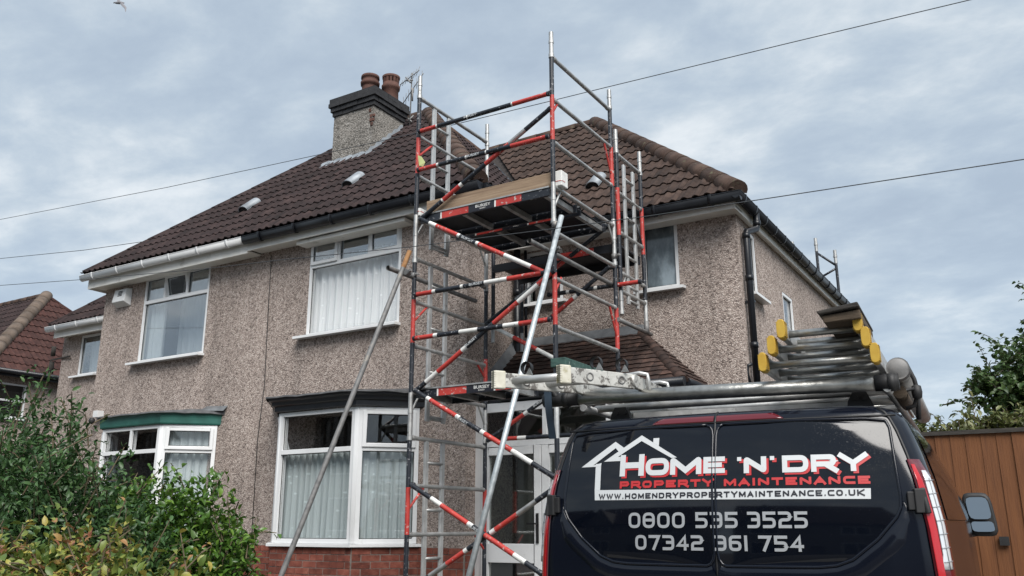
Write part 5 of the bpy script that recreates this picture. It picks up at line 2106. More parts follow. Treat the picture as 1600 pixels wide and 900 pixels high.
# number plate area, lower step
m = MB()
m.hexa([rear(-.92, -1.15, .09), rear(.92, -1.15, .09), rear(.92, -1.15, -.02), rear(-.92, -1.15, -.02), rear(-.92, -.88, .09), rear(.92, -.88, .09), rear(.92, -.88, -.02), rear(-.92, -.88, -.02)])
m.build('bumper', 'rubber', VAN, bevel=.02)

# ---- lettering drawn as strokes and laid on the bowed doors
GL = {
    'H': [[(0, 0), (0, 1)], [(1, 0), (1, 1)], [('b', 0, .5), ('b', 1, .5)]],
    'O': ['loop', [(0, 0, 1), (1, 0, 1), (1, 1, 1), (0, 1, 1)]],
    '0': ['loop', [(0, 0, 1), (1, 0, 1), (1, 1, 1), (0, 1, 1)]],
    'M': [[(0, 0), (0, 1, .25), (.5, .12), (1, 1, .25), (1, 0)]],
    'E': [[(1, 1), (0, 1), (0, 0), (1, 0)], [('b', 0, .5), (.96, .5)]],
    'N': [[(0, 0), (0, 1, .3), (1, 0, .3), (1, 1)]],
    'D': ['loop', [(0, 0), (1, 0, 1), (1, 1, 1), (0, 1)]],
    'R': [[(0, 0), (0, 1), (1, 1, .8), (1, .42, .8), ('b', 0, .42)], [(.58, .42 - .0), (1, 0)]],
    'P': [[(0, 0), (0, 1), (1, 1, .8), (1, .40, .8), ('b', 0, .40)]],
    'Y': [[(0, 1), (.5, .46)], [(1, 1), (.5, .46)], [(.5, .5), (.5, 0)]],
    'T': [[(0, 1), (1, 1)], [(.5, 'u'), (.5, 0)]],
    'A': [[(0, 0), (.5, 1), (1, 0)], [(.24, .30), (.76, .30)]],
    'I': [[(.5, 0), (.5, 1)]],
    'C': [[(1, 1), (0, 1, .9), (0, 0, .9), (1, 0)]],
    'W': [[(0, 1), (.26, 0), (.5, .95), (.74, 0), (1, 1)]],
    'U': [[(0, 1), (0, 0, .9), (1, 0, .9), (1, 1)]],
    'K': [[(0, 0), (0, 1)], [(1, 1), (.12, .5), (1, 0)]],
    '8': ['loop', [(0, 0, 1), (1, 0, 1), (1, 1, 1), (0, 1, 1)], [('b', 0, .52), ('b', 1, .52)]],
    '5': [[(1, 1), (0, 1), (0, .55), (1, .55, .8), (1, 0, .8), (0, 0)]],
    '3': [[(0, 1), (1, 1, .8), (1, 0, .8), (0, 0)], [(.25, .52), ('b', 1, .52)]],
    '2': [[(0, 1), (1, 1, .8), (1, .5, .8), (0, .5, .8), (0, 0), (1, 0)]],
    '7': [[(0, 1), (1, 1), (.42, 0)]],
    '4': [[(.76, 0), (.76, 1), (0, .28), (1, .28)]],
    '6': [[(1, 1), (0, 1, .8), (0, 0, .8), (1, 0, .8), (1, .56, .8), ('b', 0, .56)]],
    '1': [[(.5, 0), (.5, 1)]],
    '.': [[(.2, 'd0'), (.8, 'd0')]],
    "'": [[(.5, 1), (.5, .72)]],
}


def round_corner(pts, rad, closed):
    out = []
    n = len(pts)
    for i, p in enumerate(pts):
        r_ = p[2] if len(p) > 2 else 0
        P_ = Vector(p[:2])
        if not r_ or (not closed and i in (0, n - 1)):
            out.append(P_)
            continue
        a, b = Vector(pts[(i - 1) % n][:2]), Vector(pts[(i + 1) % n][:2])
        d = min(rad * r_, (a - P_).length * .5, (b - P_).length * .5)
        p0, p1 = P_ + (a - P_).normalized() * d, P_ + (b - P_).normalized() * d
        for k in range(6):
            t = k / 5
            out.append(p0 * (1 - t) ** 2 + P_ * 2 * t * (1 - t) + p1 * t ** 2)
    return out


def stroke(pts, t, closed):
    """Left and right edges of a stroke of width t with mitred corners."""
    n = len(pts)
    L_, R_2 = [], []
    for i in range(n):
        a = pts[(i - 1) % n] if (closed or i > 0) else None
        b = pts[(i + 1) % n] if (closed or i < n - 1) else None
        p = pts[i]
        d0 = (p - a).normalized() if a is not None else None
        d1 = (b - p).normalized() if b is not None else None
        if d0 is None:
            d0 = d1
        if d1 is None:
            d1 = d0
        n0, n1 = Vector((-d0.y, d0.x)), Vector((-d1.y, d1.x))
        m_ = (n0 + n1)
        if m_.length < 1e-4:
            m_ = n0
        m_.normalize()
        k = min(1 / max(.38, m_.dot(n0)), 1.9)
        L_.append(p + m_ * (t / 2 * k))
        R_2.append(p - m_ * (t / 2 * k))
    return L_, R_2


def glyph(ch, x, y, w, h, t):
    """Yields strips (left edge, right edge, closed) in door coordinates."""
    out = []
    if ch in 'I1':
        w_ = t
    X = lambda u: x + t / 2 + (w - t) * u
    Y = lambda v: y + t / 2 + (h - t) * v
    parts = GL[ch]
    closed = False
    for P_ in parts:
        if P_ == 'loop':
            closed = True
            continue
        pts = []
        for q in P_:
            if q[0] == 'b':
                s_ = t / 2 if q[1] == 0 else -t / 2
                pts.append((X(q[1]) + s_, Y(q[2])))
            elif q[1] == 'd0':
                pts.append((x + w * q[0], y + t * .55))
            elif q[1] == 'u':
                pts.append((X(q[0]), Y(1) - t / 2))
            else:
                xx, yy = X(q[0]), Y(q[1])
                # open ends run out to the box edge
                pts.append((xx, yy, *q[2:]))
        if not closed:
            # extend free vertical ends to full height
            for e, nb_ in ((0, 1), (-1, -2)):
                p, q = Vector(pts[e][:2]), Vector(pts[nb_][:2])
                d = p - q
                vert = abs(d.y) > abs(d.x) * .35
                src = P_[e]
                if src[0] != 'b' and src[1] not in ('d0', 'u') and len(P_[e]) < 3:
                    v = src[1]
                    u = src[0]
                    if vert and v in (0, 1):
                        k = (t / 2) / max(abs(d.normalized().y), .3)
                        p = p + d.normalized() * k
                    elif not vert and u in (0, 1):
                        p = p + d.normalized() * (t / 2)
                    pts[e] = (p.x, p.y)
        rp = round_corner(pts, min(w, h) * .34, closed)
        out.append((*stroke(rp, t, closed), closed))
        closed = False
    return out


def lettering(name, items, matn, off, parent=VAN, label=None, shift=(0, 0)):
    """items = (char, s, z, width, height, stroke width); one mesh on the door surface."""
    mb = MB()
    for ch, s, z, w, h, t in items:
        for k, (L_, R_2, cl) in enumerate(glyph(ch, s, z, w, h, t)):
            o_ = off + .0003 * k
            LL, RR_ = list(L_), list(R_2)
            if cl:
                LL.append(LL[0])
                RR_.append(RR_[0])
            # long strokes are cut up so they follow the bow
            l2, r2 = [], []
            for i in range(len(LL) - 1):
                st = max(1, int((LL[i + 1] - LL[i]).length / .05))
                for j in range(st):
                    l2.append(LL[i].lerp(LL[i + 1], j / st))
                    r2.append(RR_[i].lerp(RR_[i + 1], j / st))
            l2.append(LL[-1])
            r2.append(RR_[-1])
            mb.grid([[rear(p.x + shift[0], p.y + shift[1], o_) for p in l2], [rear(p.x + shift[0], p.y + shift[1], o_) for p in r2]], 0, False)
    o = mb.build(name, matn, parent, weld=False)
    if label:
        o['label'] = label
    return o


def line_items(text, s0, s1, z0, h, t, gap=.22, space=.55, narrow={'I': .32, '1': .3, '.': .36, "'": .3, 'W': 1.25, 'M': 1.15}):
    """Spread a line of capitals evenly between s0 and s1."""
    ws = [space if c == ' ' else narrow.get(c, 1.0) for c in text]
    tot = sum(ws) + gap * (len(text) - 1)
    u = (s1 - s0) / tot
    out = []
    s = s0
    for c, w in zip(text, ws):
        if c != ' ':
            ww = w * u
            if c in 'I1':
                out.append((c, s + ww / 2 - t / 2 - .0, z0, t, h, t))
            else:
                out.append((c, s, z0, ww, h, t))
        s += w * u + gap * u
    return out


big = [('H', -.495, .238, .135, .110, .030), ('O', -.352, .238, .126, .086, .026), ('M', -.220, .238, .160, .086, .027), ('E', -.050, .240, .106, .080, .023),
       ("'", .108, .262, .034, .052, .020), ('N', .146, .236, .106, .078, .025), ("'", .262, .262, .034, .052, .020),
       ('D', .324, .235, .118, .080, .0235), ('R', .453, .235, .110, .080, .0235), ('Y', .580, .235, .112, .080, .0235)]
for part_, a_, b_ in (('HOME', 0, 4), ("'N'", 4, 7), ('DRY', 7, 10)):
    lettering('lettering', big[a_:b_], 'letter_red', .0075, label='red drop shadow behind ' + part_, shift=(.010, -.010))
    lettering('lettering', big[a_:b_], 'letter_white', .0100, label='white lettering ' + part_)
pm = line_items('PROPERTY MAINTENANCE', -.492, .702, .177, .036, .0115)
lettering('lettering', pm[:8], 'letter_red', .0080, label='red lettering PROPERTY')
lettering('lettering', pm[8:], 'letter_red', .0080, label='red lettering MAINTENANCE')
mb = MB()


def door_poly(pts, off, mb_):
    """A flat sticker of quads given as pairs of edges."""
    for q in pts:
        a, b, c, d = [Vector(p) for p in q]
        k = max(1, int((b - a).length / .05))
        top = [a.lerp(b, i / k) for i in range(k + 1)]
        bot = [d.lerp(c, i / k) for i in range(k + 1)]
        mb_.grid([[rear(p.x, p.y, off) for p in top], [rear(p.x, p.y, off) for p in bot]], 0, False)


door_poly([((-.637, .172), (.701, .157), (.698, .110), (-.634, .121))], .0078, mb)
door_poly([((-.640, .308), (-.608, .308), (-.605, .172), (-.637, .172))], .0078, mb)
# small gable on the left, big gable with its stack
door_poly([((-.726, .293), (-.533, .421), (-.529, .387), (-.655, .301))], .0078, mb)
door_poly([((-.533, .421), (-.473, .381), (-.500, .357), (-.529, .387))], .0078, mb)
door_poly([((-.726, .293), (-.655, .301), (-.606, .312), (-.608, .293))], .0078, mb)
door_poly([((-.592, .318), (-.384, .447), (-.383, .417), (-.512, .340))], .0078, mb)
door_poly([((-.592, .318), (-.512, .340), (-.496, .340), (-.490, .318))], .0078, mb)
door_poly([((-.384, .447), (-.187, .324), (-.215, .322), (-.383, .417))], .0078, mb)
door_poly([((-.318, .428), (-.286, .428), (-.286, .386), (-.318, .406))], .0079, mb)
o = mb.build('house_logo', 'letter_white', VAN, weld=False)
lettering('lettering', line_items('WWW.HOMENDRYPROPERTYMAINTENANCE.CO.UK', -.610, .672, .125, .027, .0066, gap=.26, narrow={'I': .34, '.': .3, 'W': 1.3, 'M': 1.1}), 'letter_black', .0096, label='dark web address on the white strip')


def phone(groups, z, h):
    it = []
    for txt, s0, s1 in groups:
        it += line_items(txt, s0, s1, z, h, .0138, gap=.20, narrow={'1': .32})
    return it


for grp_, z_, h_ in (((('0800', -.439, -.145), ('535', -.092, .110), ('3525', .155, .424)), -.017, .074), ((('07342', -.404, -.058), ('361', -.005, .152), ('754', .200, .400)), -.120, .070)):
    for w_ in grp_:
        lettering('lettering', phone([w_], z_, h_), 'letter_silver', .0080, label='silver phone number group ' + w_[0])

# ---- roof rack
RK = thing('roof_rack', vp(0, 1.2, .56), 'tubular alloy roof rack with a thick rear roller across the black van', 'roof rack')


def vtube(name, a, b, r, matn, parent, n=14):
    m = MB()
    m.tube(vp(*a), vp(*b), r, n)
    return m.build(name, matn, parent)


vtube('rear_roller', (-.85, .35, .697), (.765, .35, .668), .038, 'alu_dirty', RK)
for s in (-.85, .765):
    m = MB()
    sg = 1 if s > 0 else -1
    zc = .697 if s < 0 else .668
    m.tube(vp(s - sg * .02, .35, zc), vp(s + sg * (.09 if s > 0 else .20), .35, zc - .0), .040, 14)
    m.tube(vp(s + sg * .04, .35, zc), vp(s + sg * .075, .35, zc), .044, 14)
    m.build('roller_end', 'rubber', RK)
for g_, z, r_ in ((.52, .652, .021), (.80, .652, .026), (1.3, .650, .022), (1.9, .650, .022), (2.5, .650, .022)):
    vtube('cross_bar', (-.80, g_, z), (.80, g_, z), r_, 'alu', RK)
for s in (-.80, .80):
    vtube('side_rail', (s, .33, .640), (s, 2.7, .640), .020, 'alu', RK)
for s in (-.62, .66):
    for g_ in (.45, 1.6, 2.5):
        m = MB()
        m.prism([vp(s - .07, g_, .535), vp(s + .07, g_, .535), vp(s + .05, g_, .60), vp(s + .03, g_, .645), vp(s - .035, g_, .645), vp(s - .06, g_, .60)], VA * .05)
        for e in (-.022, .022):
            m.tube(vp(s + e, g_ - .012, .615), vp(s + e, g_ + .002, .615), .014, 8)
        m.build('rack_foot', 'rubber', RK)
m = MB()
for g_ in (.62, .95):
    m.bar(vp(-.6, g_, .615), vp(.6, g_ + .1, .615), .03, .03)
m.build('rack_brace', 'alu', RK)

# ---- three-section ladder with yellow feet
LD = thing('extension_ladder', vp(.53, 1.5, .75), 'three section aluminium ladder with yellow feet on the right of the van roof', 'ladder')
for k, (sl, sr, zc, g0) in enumerate(((.25, .775, .785, .17), (.30, .742, .867, .17), (.352, .712, .945, .17))):
    m = MB()
    m.bar(vp((sl + sr) / 2, .9, zc - .5), vp((sl + sr) / 2, .9001, zc - .5), .0001, .0001)
    sec = thing('ladder_section', vp((sl + sr) / 2, g0, zc), None, None)
    sec.parent = LD
    sec.matrix_parent_inverse = WM[LD.name].inverted()
    for s in (sl, sr):
        m = MB()
        m.bar(vp(s, g0 + .03, zc), vp(s, 2.75, zc), .03, .078)
        m.build('stile', 'alu_bright', sec, bevel=.005)
        m = MB()
        rws = []
        for (sc_, d_) in ((.9, 0.0), (1.0, .012), (1.0, .07), (.96, .075)):
            ring_ = []
            for i in range(20):
                q = 2 * pi * i / 20
                ca, sa = cos(q), sin(q)
                f_ = (abs(ca) ** 3.2 + abs(sa) ** 3.2) ** (-1 / 3.2)
                ring_.append(vp(s + ca * f_ * .021 * sc_, g0 - .02 + d_, zc + sa * f_ * .050 * sc_))
            rws.append(ring_)
        m.grid(rws, 0, True, True)
        m.face(rws[0])
        m.face(rws[-1])
        for j in range(9):
            m.bar(vp(s - .0215, g0 + .02, zc - .036 + j * .009), vp(s + .0215, g0 + .02, zc - .036 + j * .009), .07, .003)
        m.build('foot', 'yellow_rubber', sec)
    for j in range(10):
        g_ = g0 + .09 + j * .25 + k * .02
        m = MB()
        m.tube(vp(sl + .01, g_, zc - .004), vp(sr - .01, g_, zc - .004), .019, 12)
        m.build('rung', 'alu_dirty', sec)

# dark board lying on the ladder
BD = thing('dark_board', vp(.64, .2, 1.02), 'dark weathered board on top of the yellow footed ladder', 'board')
m = MB()
m.hexa([vp(.545, .10, .985), vp(.735, .10, 1.005), vp(.735, .75, 1.005), vp(.545, .75, .985), vp(.535, .10, 1.003), vp(.728, .10, 1.030), vp(.728, .75, 1.030), vp(.535, .75, 1.003)])
m.build('plank', 'timber_dark', BD, bevel=.006)
m = MB()
m.hexa([vp(.565, .12, .945), vp(.733, .12, .952), vp(.733, .7, .952), vp(.565, .7, .945), vp(.555, .12, .982), vp(.733, .12, .994), vp(.733, .7, .994), vp(.555, .7, .982)])
m.build('bearer', 'timber_brown', BD, bevel=.004)

# ---- pipe carrier and its strap
PT = thing('pipe_carrier', vp(.88, 1.5, .7), 'fat silver pipe tube with black end cap beside the ladders on the van roof', 'pipe tube')
m = MB()
m.tube(vp(.855, .42, .735), vp(.855, 2.6, .735), .047, 22)
m.build('pipe', 'alu', PT)
m = MB()
m.tube(vp(.855, .36, .735), vp(.855, .44, .735), .054, 22)
m.lathe(vp(.855, .36, .735), [(.054, 0), (.044, -.008), (.001, -.010)], 22, 0, VA)
m.build('end_cap', 'tube_grey', PT)
m = MB()
m.tube(vp(.845, .45, .632), vp(.845, 1.0, .632), .032, 14)
m.build('lower_pipe', 'timber_brown', PT)
m = MB()
m.path([vp(.83, .52, .785), vp(.885, .52, .785), vp(.915, .52, .70), vp(.925, .53, .63), vp(.90, .54, .57), vp(.86, .54, .56)], .011, 8)
m.path([vp(.77, .50, .66), vp(.84, .48, .635), vp(.91, .50, .65)], .008, 8)
m.lathe(vp(.92, .52, .635), [(.001, -.04), (.022, -.028), (.026, 0), (.022, .03), (.001, .04)], 12)
m.path([vp(.92, .55, .63), vp(.915, .58, .55), vp(.91, .6, .51)], .012, 8)
m.build('strap', 'rubber', PT)

# ---- hinged ladder with cream feet, lying skew on the left
HLd = thing('hinged_ladder', vp(-.8, .2, .75), 'worn hinged ladder with cream feet overhanging the left of the van roof', 'ladder')


def sp(s, g_, z):
    return vp(s, g_, z)


L0, L1 = (-1.085, -.15), (-.70, -.15)
H0, H1 = (-.80, .22), (-.455, .22)
zc = .752
for (a, b, e) in ((L0, H0, -1), (L1, H1, 1)):
    m = MB()
    m.bar(sp(a[0], a[1], zc), sp(b[0], b[1], zc - .005), .026, .080)
    s_o = m.build('stile', 'alu_grimy', HLd, bevel=.004)
    # rims of the rung sockets
    for t in (.34, .80):
        c = Vector(sp(a[0], a[1], zc)).lerp(Vector(sp(b[0], b[1], zc - .005)), t)
        d = (Vector(sp(b[0], b[1], zc)) - Vector(sp(a[0], a[1], zc))).normalized()
        nn = d.cross(V3(0, 0, 1))
        m = MB()
        m.lathe(c + nn * .0135, [(.023, 0), (.023, .003), (.016, .003), (.0155, -.004), (.001, -.004)], 16, 0, nn)
        m.build('rung_socket', 'tube_grey', s_o)
    m = MB()
    d = (Vector(sp(b[0], b[1], zc)) - Vector(sp(a[0], a[1], zc))).normalized()
    c = Vector(sp(a[0], a[1], zc))
    m.bar(c - d * .03, c + d * .035, .036, .098)
    for j in range(8):
        m.bar(c - d * .0325 + V3(0, 0, -.042 + j * .012), c - d * .028 + V3(0, 0, -.042 + j * .012), .037, .004)
    m.build('foot', 'cream_rubber', HLd, bevel=.007)
    # hinge and the length beyond it
    m = MB()
    c = Vector(sp(b[0], b[1], zc))
    m.tube(c + VL * -.018, c + VL * .018, .036, 18)
    m.build('hinge', 'alu_grimy', HLd)
    m = MB()
    m.bar(sp(b[0], b[1] + .01, zc - .002), sp(b[0] + .02, 1.75, zc - .03), .026, .072)
    m.build('stile', 'alu_grimy', HLd, bevel=.004)
for t in (.18, .62):
    p, q = Vector(sp(*L0, zc)).lerp(Vector(sp(*H0, zc)), t), Vector(sp(*L1, zc)).lerp(Vector(sp(*H1, zc)), t)
    m = MB()
    m.tube(p, q, .022, 14)
    m.build('rung', 'alu_bright', HLd)
for j in range(5):
    m = MB()
    g_ = .42 + .27 * j
    m.tube(sp(H0[0] + .01, g_, zc - .01), sp(H1[0] + .01, g_, zc - .01), .018, 10)
    m.build('rung', 'alu', HLd)
for j in range(3):
    g_ = .33 + .36 * j
    s_ = H1[0] + .018
    m = MB()
    m.path([sp(s_ - .17, g_, .80), sp(s_ - .02, g_ + .0, .812), sp(s_ + .025, g_, .80), sp(s_ + .03, g_, .77), sp(s_ + .03, g_, .69)], .0105, 8)
    m.build('hook', 'alu_bright', HLd)

# ratchet clamps holding it down
for j, (s, g_) in enumerate(((-1.00, .02), (-.86, .18), (-.60, .05), (-.50, .17))):
    CL = thing('ladder_clamp', sp(s, g_, .80), ['leftmost black strap with steel triangle on the cream footed ladder', 'second black strap from the left, behind the cream ladder rung', 'third black strap, over the near cream ladder stile before the green plank', 'fourth black strap with steel triangle, next to the ladder hinge'][j], 'strap clamp', 'strap clamps on the hinged ladder')
    m = MB()
    rws = []
    for e in (-.018, .018):
        rws.append([sp(s + cos(q) * .032, g_ + e, .835 + sin(q) * .036) for q in [radians(-60 + 300 * i / 12) for i in range(13)]])
    m.grid(rws, 0, True)
    rws = []
    for e in (.018, -.018):
        rws.append([sp(s + cos(q) * .027, g_ + e, .835 + sin(q) * .031) for q in [radians(-60 + 300 * i / 12) for i in range(13)]])
    m.grid(rws, 0, True)
    m.build('band', 'rubber', CL)
    m = MB()
    m.prism([sp(s + .002, g_ - .024, .793), sp(s + .044, g_ - .024, .793), sp(s + .025, g_ - .024, .832)], VA * .010)
    m.build('buckle', 'alu_dirty', CL)

# green plank lying across the tower side of the load
GP = thing('green_plank', sp(-.9, .45, .9), 'green painted scaffold plank lying above the cream footed ladder', 'plank')
m = MB()
a, b = Vector(sp(-.93, .28, .905)), Vector(sp(-.83, 1.25, .885))
m.bar(a, b, .10, .052)
m.build('plank', 'timber_green', GP, bevel=.004)
# hanging strap
HS = thing('hanging_strap', sp(-1.0, .3, .79), 'dark blue webbing strap hanging from the rack at the left of the van', 'strap')
m = MB()
p_ = [sp(-1.005, .30, .80), sp(-1.0, .285, .74), sp(-.995, .28, .66), sp(-.985, .285, .56), sp(-.975, .29, .47)]
m.grid([[p + VL * -.022 for p in p_], [p + VL * .022 for p in p_]], 0, True)
m.grid([[p + VL * -.022 + VA * .004 for p in p_], [p + VL * .022 + VA * .004 for p in p_]], 0, True)
m.build('webbing', 'strap', HS)
m = MB()
m.path([sp(-1.0, .30, .77), sp(-.96, .34, .70), sp(-.93, .36, .67), sp(-.90, .37, .66)], .018, 8)
m.path([sp(-1.05, .28, .80), sp(-.98, .27, .79), sp(-.94, .3, .81)], .02, 8)
m.build('knot', 'rubber', HS)

# ------------------------------------------------------------------ fence on the right
FN = thing('timber_fence', (.5, 8.5, GZ), 'tall brown stained board fence behind the van', 'fence')
x = -2.4
k = 0
fz = .745
while x < 4.5:
    w_ = .118 + random.uniform(-.004, .004)
    m = MB()
    e = random.uniform(-.004, .004)
    m.hexa([(x, 8.47 + e, GZ), (x + w_ + .012, 8.478 + e, GZ), (x + w_ + .012, 8.490 + e, GZ), (x, 8.488 + e, GZ), (x, 8.47 + e, fz), (x + w_ + .012, 8.478 + e, fz), (x + w_ + .012, 8.490 + e, fz), (x, 8.488 + e, fz)])
    m.build('board', 'fence_board', FN)
    x += w_
    k += 1
m = MB()
m.box((-2.4, 8.45, fz), (4.6, 8.53, fz + .035))
m.build('capping', 'timber_dark', FN)
for z in (-1.1, .3):
    m = MB()
    m.box((-2.4, 8.502, z), (4.6, 8.56, z + .08))
    m.build('rail', 'fence_board', FN)
m = MB()
m.tube((-.42, 8.462, -.12), (-.42, 8.472, -.12), .02, 10)
m.box((-.47, 8.44, -.17), (-.40, 8.468, -.10))
m.build('latch', 'rubber', FN)

# ------------------------------------------------------------------ neighbour on the far left
NB = thing('detached_house', (-25, 14, GZ), 'house at far left with red brown hipped roof and black gutter', 'house')
NX, NY0, NY1, NZ = -21.5, 10.85, 17.0, 3.66
mb = MB()
wall_panel(mb, (NX - .3, NY0 + .3, 0), (0, 1, 0), (1, 0, 0), NY1 - NY0 - .6, GZ, 3.62, [(.20, 1.05, 2.55, 3.40)])
wall_panel(mb, (NX - 8, NY0 + .3, 0), (1, 0, 0), (0, -1, 0), 7.7, GZ, 3.62, [])
wall_panel(mb, (NX - .3, NY1 - .3, 0), (-1, 0, 0), (0, 1, 0), 7.7, GZ, 3.62, [])
mb.build('wall', 'dash', NB)
mb = MB()
mb.box((NX - 1.2, NY0 + .5, 2), (NX - 1.1, NY1 - .5, 3.6))
mb.build('interior', 'room', NB)
plain_window(Pl((NX - .3, NY0 + .3), (0, 1), (1, 0)), NB, .20, 1.05, 2.55, 3.40, 'glass', 2.98)
hp = .92
ap = (NX - 3.07, NY0 + 3.07, NZ + hp * 3.07)
mb = MB()
slope_slab(mb, [(NX, NY0, NZ), (NX, NY1, NZ), ap])
slope_slab(mb, [(NX, NY0, NZ), (NX - 9, NY0, NZ), (NX - 9, ap[1], ap[2]), ap])
slope_slab(mb, [(NX, NY1, NZ), (NX - 9, NY1, NZ), (NX - 9, ap[1], ap[2]), ap])
NR = mb.build('roof', 'underlay', NB)
sn = sqrt(1 + hp * hp)
tile_slope(NR, (NX, NY0, NZ), (0, 1, 0), (-1, 0, hp), [(0, 0), (NY1 - NY0, 0), (3.07, 3.07 * sn)], 'tile_red', wid=.30, gauge=.33)
tile_slope(NR, (NX - 5.4, NY0, NZ), (1, 0, 0), (0, 1, hp), [(0, 0), (5.4, 0), (5.4 - 3.07, 3.07 * sn), (0, 3.07 * sn)], 'tile_main', wid=.30, gauge=.33)
ridge_run(NR, (NX, NY0, NZ + .05), (ap[0], ap[1], ap[2] + .06), .15, 'ridge_light')
ridge_run(NR, (NX, NY1, NZ + .02), (ap[0], ap[1], ap[2] + .03), .07, 'tile_red')
ridge_run(NR, (ap[0], ap[1], ap[2] + .03), (NX - 9, ap[1], ap[2] + .03), .11, 'ridge', 'ridge_tile')
mb = MB()
mb.bar((NX - .02, NY0 - .05, NZ - .06), (NX - .02, NY1, NZ - .06), .025, .15)
mb.tube((NX + .05, NY0 - .05, NZ - .02), (NX + .05, NY1, NZ - .02), .06, 12)
mb.bar((NX - 9, NY0 - .02, NZ - .06), (NX + .02, NY0 - .02, NZ - .06), .025, .15)
mb.build('gutter', 'gutter_black', NB)
# low garage between the two houses
GA = thing('garage', (-18.5, 12.5, GZ), 'low dark tiled side garage half hidden by the big shrub', 'garage')
mb = MB()
wall_panel(mb, (-19.6, 10.6, 0), (1, 0, 0), (0, -1, 0), 2.35, GZ, 1.35, [])
mb.build('wall', 'upvc_old', GA)
mb = MB()
slope_slab(mb, [(-19.7, 10.45, 1.35), (-17.22, 10.45, 1.35), (-17.22, 12.4, 2.3), (-19.7, 12.4, 2.3)])
GRF = mb.build('roof', 'underlay', GA)
tile_slope(GRF, (-19.7, 10.45, 1.36), (1, 0, 0), (0, 1.95, .95), [(0, 0), (2.45, 0), (2.45, 2.1), (0, 2.1)], 'tile_porch', wid=.3, gauge=.3, h=.01)

# ------------------------------------------------------------------ houses across the street (mirrored in the glass and the van)
for i, (x0, lab) in enumerate(((-60.0, 'timbered house across the street, farthest left of the row behind the camera'), (-46.0, 'timbered house across the street, second from the left behind the camera'), (-32.0, 'timbered house across the street, third from the left behind the camera'), (-18.0, 'timbered house across the street, mirrored in the van doors'), (-4.0, 'timbered house across the street, right end of the row behind the camera'))):
    OH = thing('facing_house', (x0 + 5, -17, GZ), lab, 'house', 'houses across the street')
    mb = MB()
    wall_panel(mb, (x0, -16, 0), (1, 0, 0), (0, 1, 0), 11.5, GZ, 3.9, [(1.2, 3.2, -.3, 1.3), (1.2, 3.2, 2.4, 3.5), (7.4, 9.4, -.3, 1.3), (7.4, 9.4, 2.4, 3.5), (5.2, 6.2, GZ, .8)])
    mb.box((x0, -23.5, GZ), (x0 + 11.5, -16.4, 3.9))
    mb.build('wall', 'room', OH)
    mb = MB()
    slope_slab(mb, [(x0 - .3, -15.6, 3.85), (x0 + 11.8, -15.6, 3.85), (x0 + 11.8, -20, 7.6), (x0 - .3, -20, 7.6)])
    slope_slab(mb, [(x0 - .3, -24.2, 3.85), (x0 + 11.8, -24.2, 3.85), (x0 + 11.8, -20, 7.6), (x0 - .3, -20, 7.6)])
    mb.build('roof', 'tile_main', OH)
    mb = MB()
    mb.prism([(x0 + .6, -15.3, 3.6), (x0 + 3.9, -15.3, 3.6), (x0 + 2.25, -15.3, 6.1)], (0, -3.5, 0))
    mb.build('gable', 'room', OH)
    mb = MB()
    for t in range(7):
        xx = x0 + .9 + t * .45
        mb.box((xx, -15.28, 3.62), (xx + .12, -15.24, 3.62 + max(.1, 2.4 - abs(xx + .06 - x0 - 2.25) * 1.5)))
    mb.bar((x0 + .4, -15.22, 3.4), (x0 + 2.25, -15.22, 6.2), .06, .2, (0, 0, 1))
    mb.bar((x0 + 4.1, -15.22, 3.4), (x0 + 2.25, -15.22, 6.2), .06, .2, (0, 0, 1))
    mb.build('timbering', 'timber_dark', OH)
    for (a0, a1, z0, z1) in ((1.2, 3.2, -.3, 1.3), (1.2, 3.2, 2.4, 3.5), (7.4, 9.4, -.3, 1.3), (7.4, 9.4, 2.4, 3.5)):
        pl = Pl((x0, -16), (1, 0), (0, 1))
        mb = MB()
        pl.frame(mb, a0, a1, z0, z1, .07, -.1, -.01)
        pl.rect(mb, (a0 + a1) / 2 - .03, (a0 + a1) / 2 + .03, z0 + .07, z1 - .07, -.1, -.012)
        wd = mb.build('window', 'upvc', OH)
        mb = MB()
        pl.rect(mb, a0 + .07, a1 - .07, z0 + .07, z1 - .07, -.06, -.05)
        mb.build('pane', 'van_glass', wd)

# ------------------------------------------------------------------ wires
def wire(name, pts, label, r=.008, sag=0.0):
    m = MB()
    P_ = []
    for i in range(len(pts) - 1):
        a, b = Vector(pts[i]), Vector(pts[i + 1])
        for k in range(12):
            P_.append(a.lerp(b, k / 12))
    P_.append(Vector(pts[-1]))
    n = len(P_)
    P_ = [p + V3(0, 0, -sag * 4 * (i / (n - 1)) * (1 - i / (n - 1))) for i, p in enumerate(P_)]
    m.path(P_, r, 5, caps=False)
    o = m.build(name, 'wire', None)
    tag(o, label, 'cable', 'telephone wires')
    return o


WIRES_HERE = True
# (filled in below from measured points)
def ray(u, v):
    F = Vector((-sin(YAW) * cos(PITCH), cos(YAW) * cos(PITCH), sin(PITCH)))
    Rt = Vector((cos(YAW), sin(YAW), 0))
    Up = Rt.cross(F)
    R2 = Rt * cos(ROLL) + Up * sin(ROLL)
    U2 = Up * cos(ROLL) - Rt * sin(ROLL)
    return F + R2 * ((u - 800) / 1358.0) - U2 * ((v - 450) / 1358.0)


def on_y(u, v, y):
    d = ray(u, v)
    return d * (y / d.y)


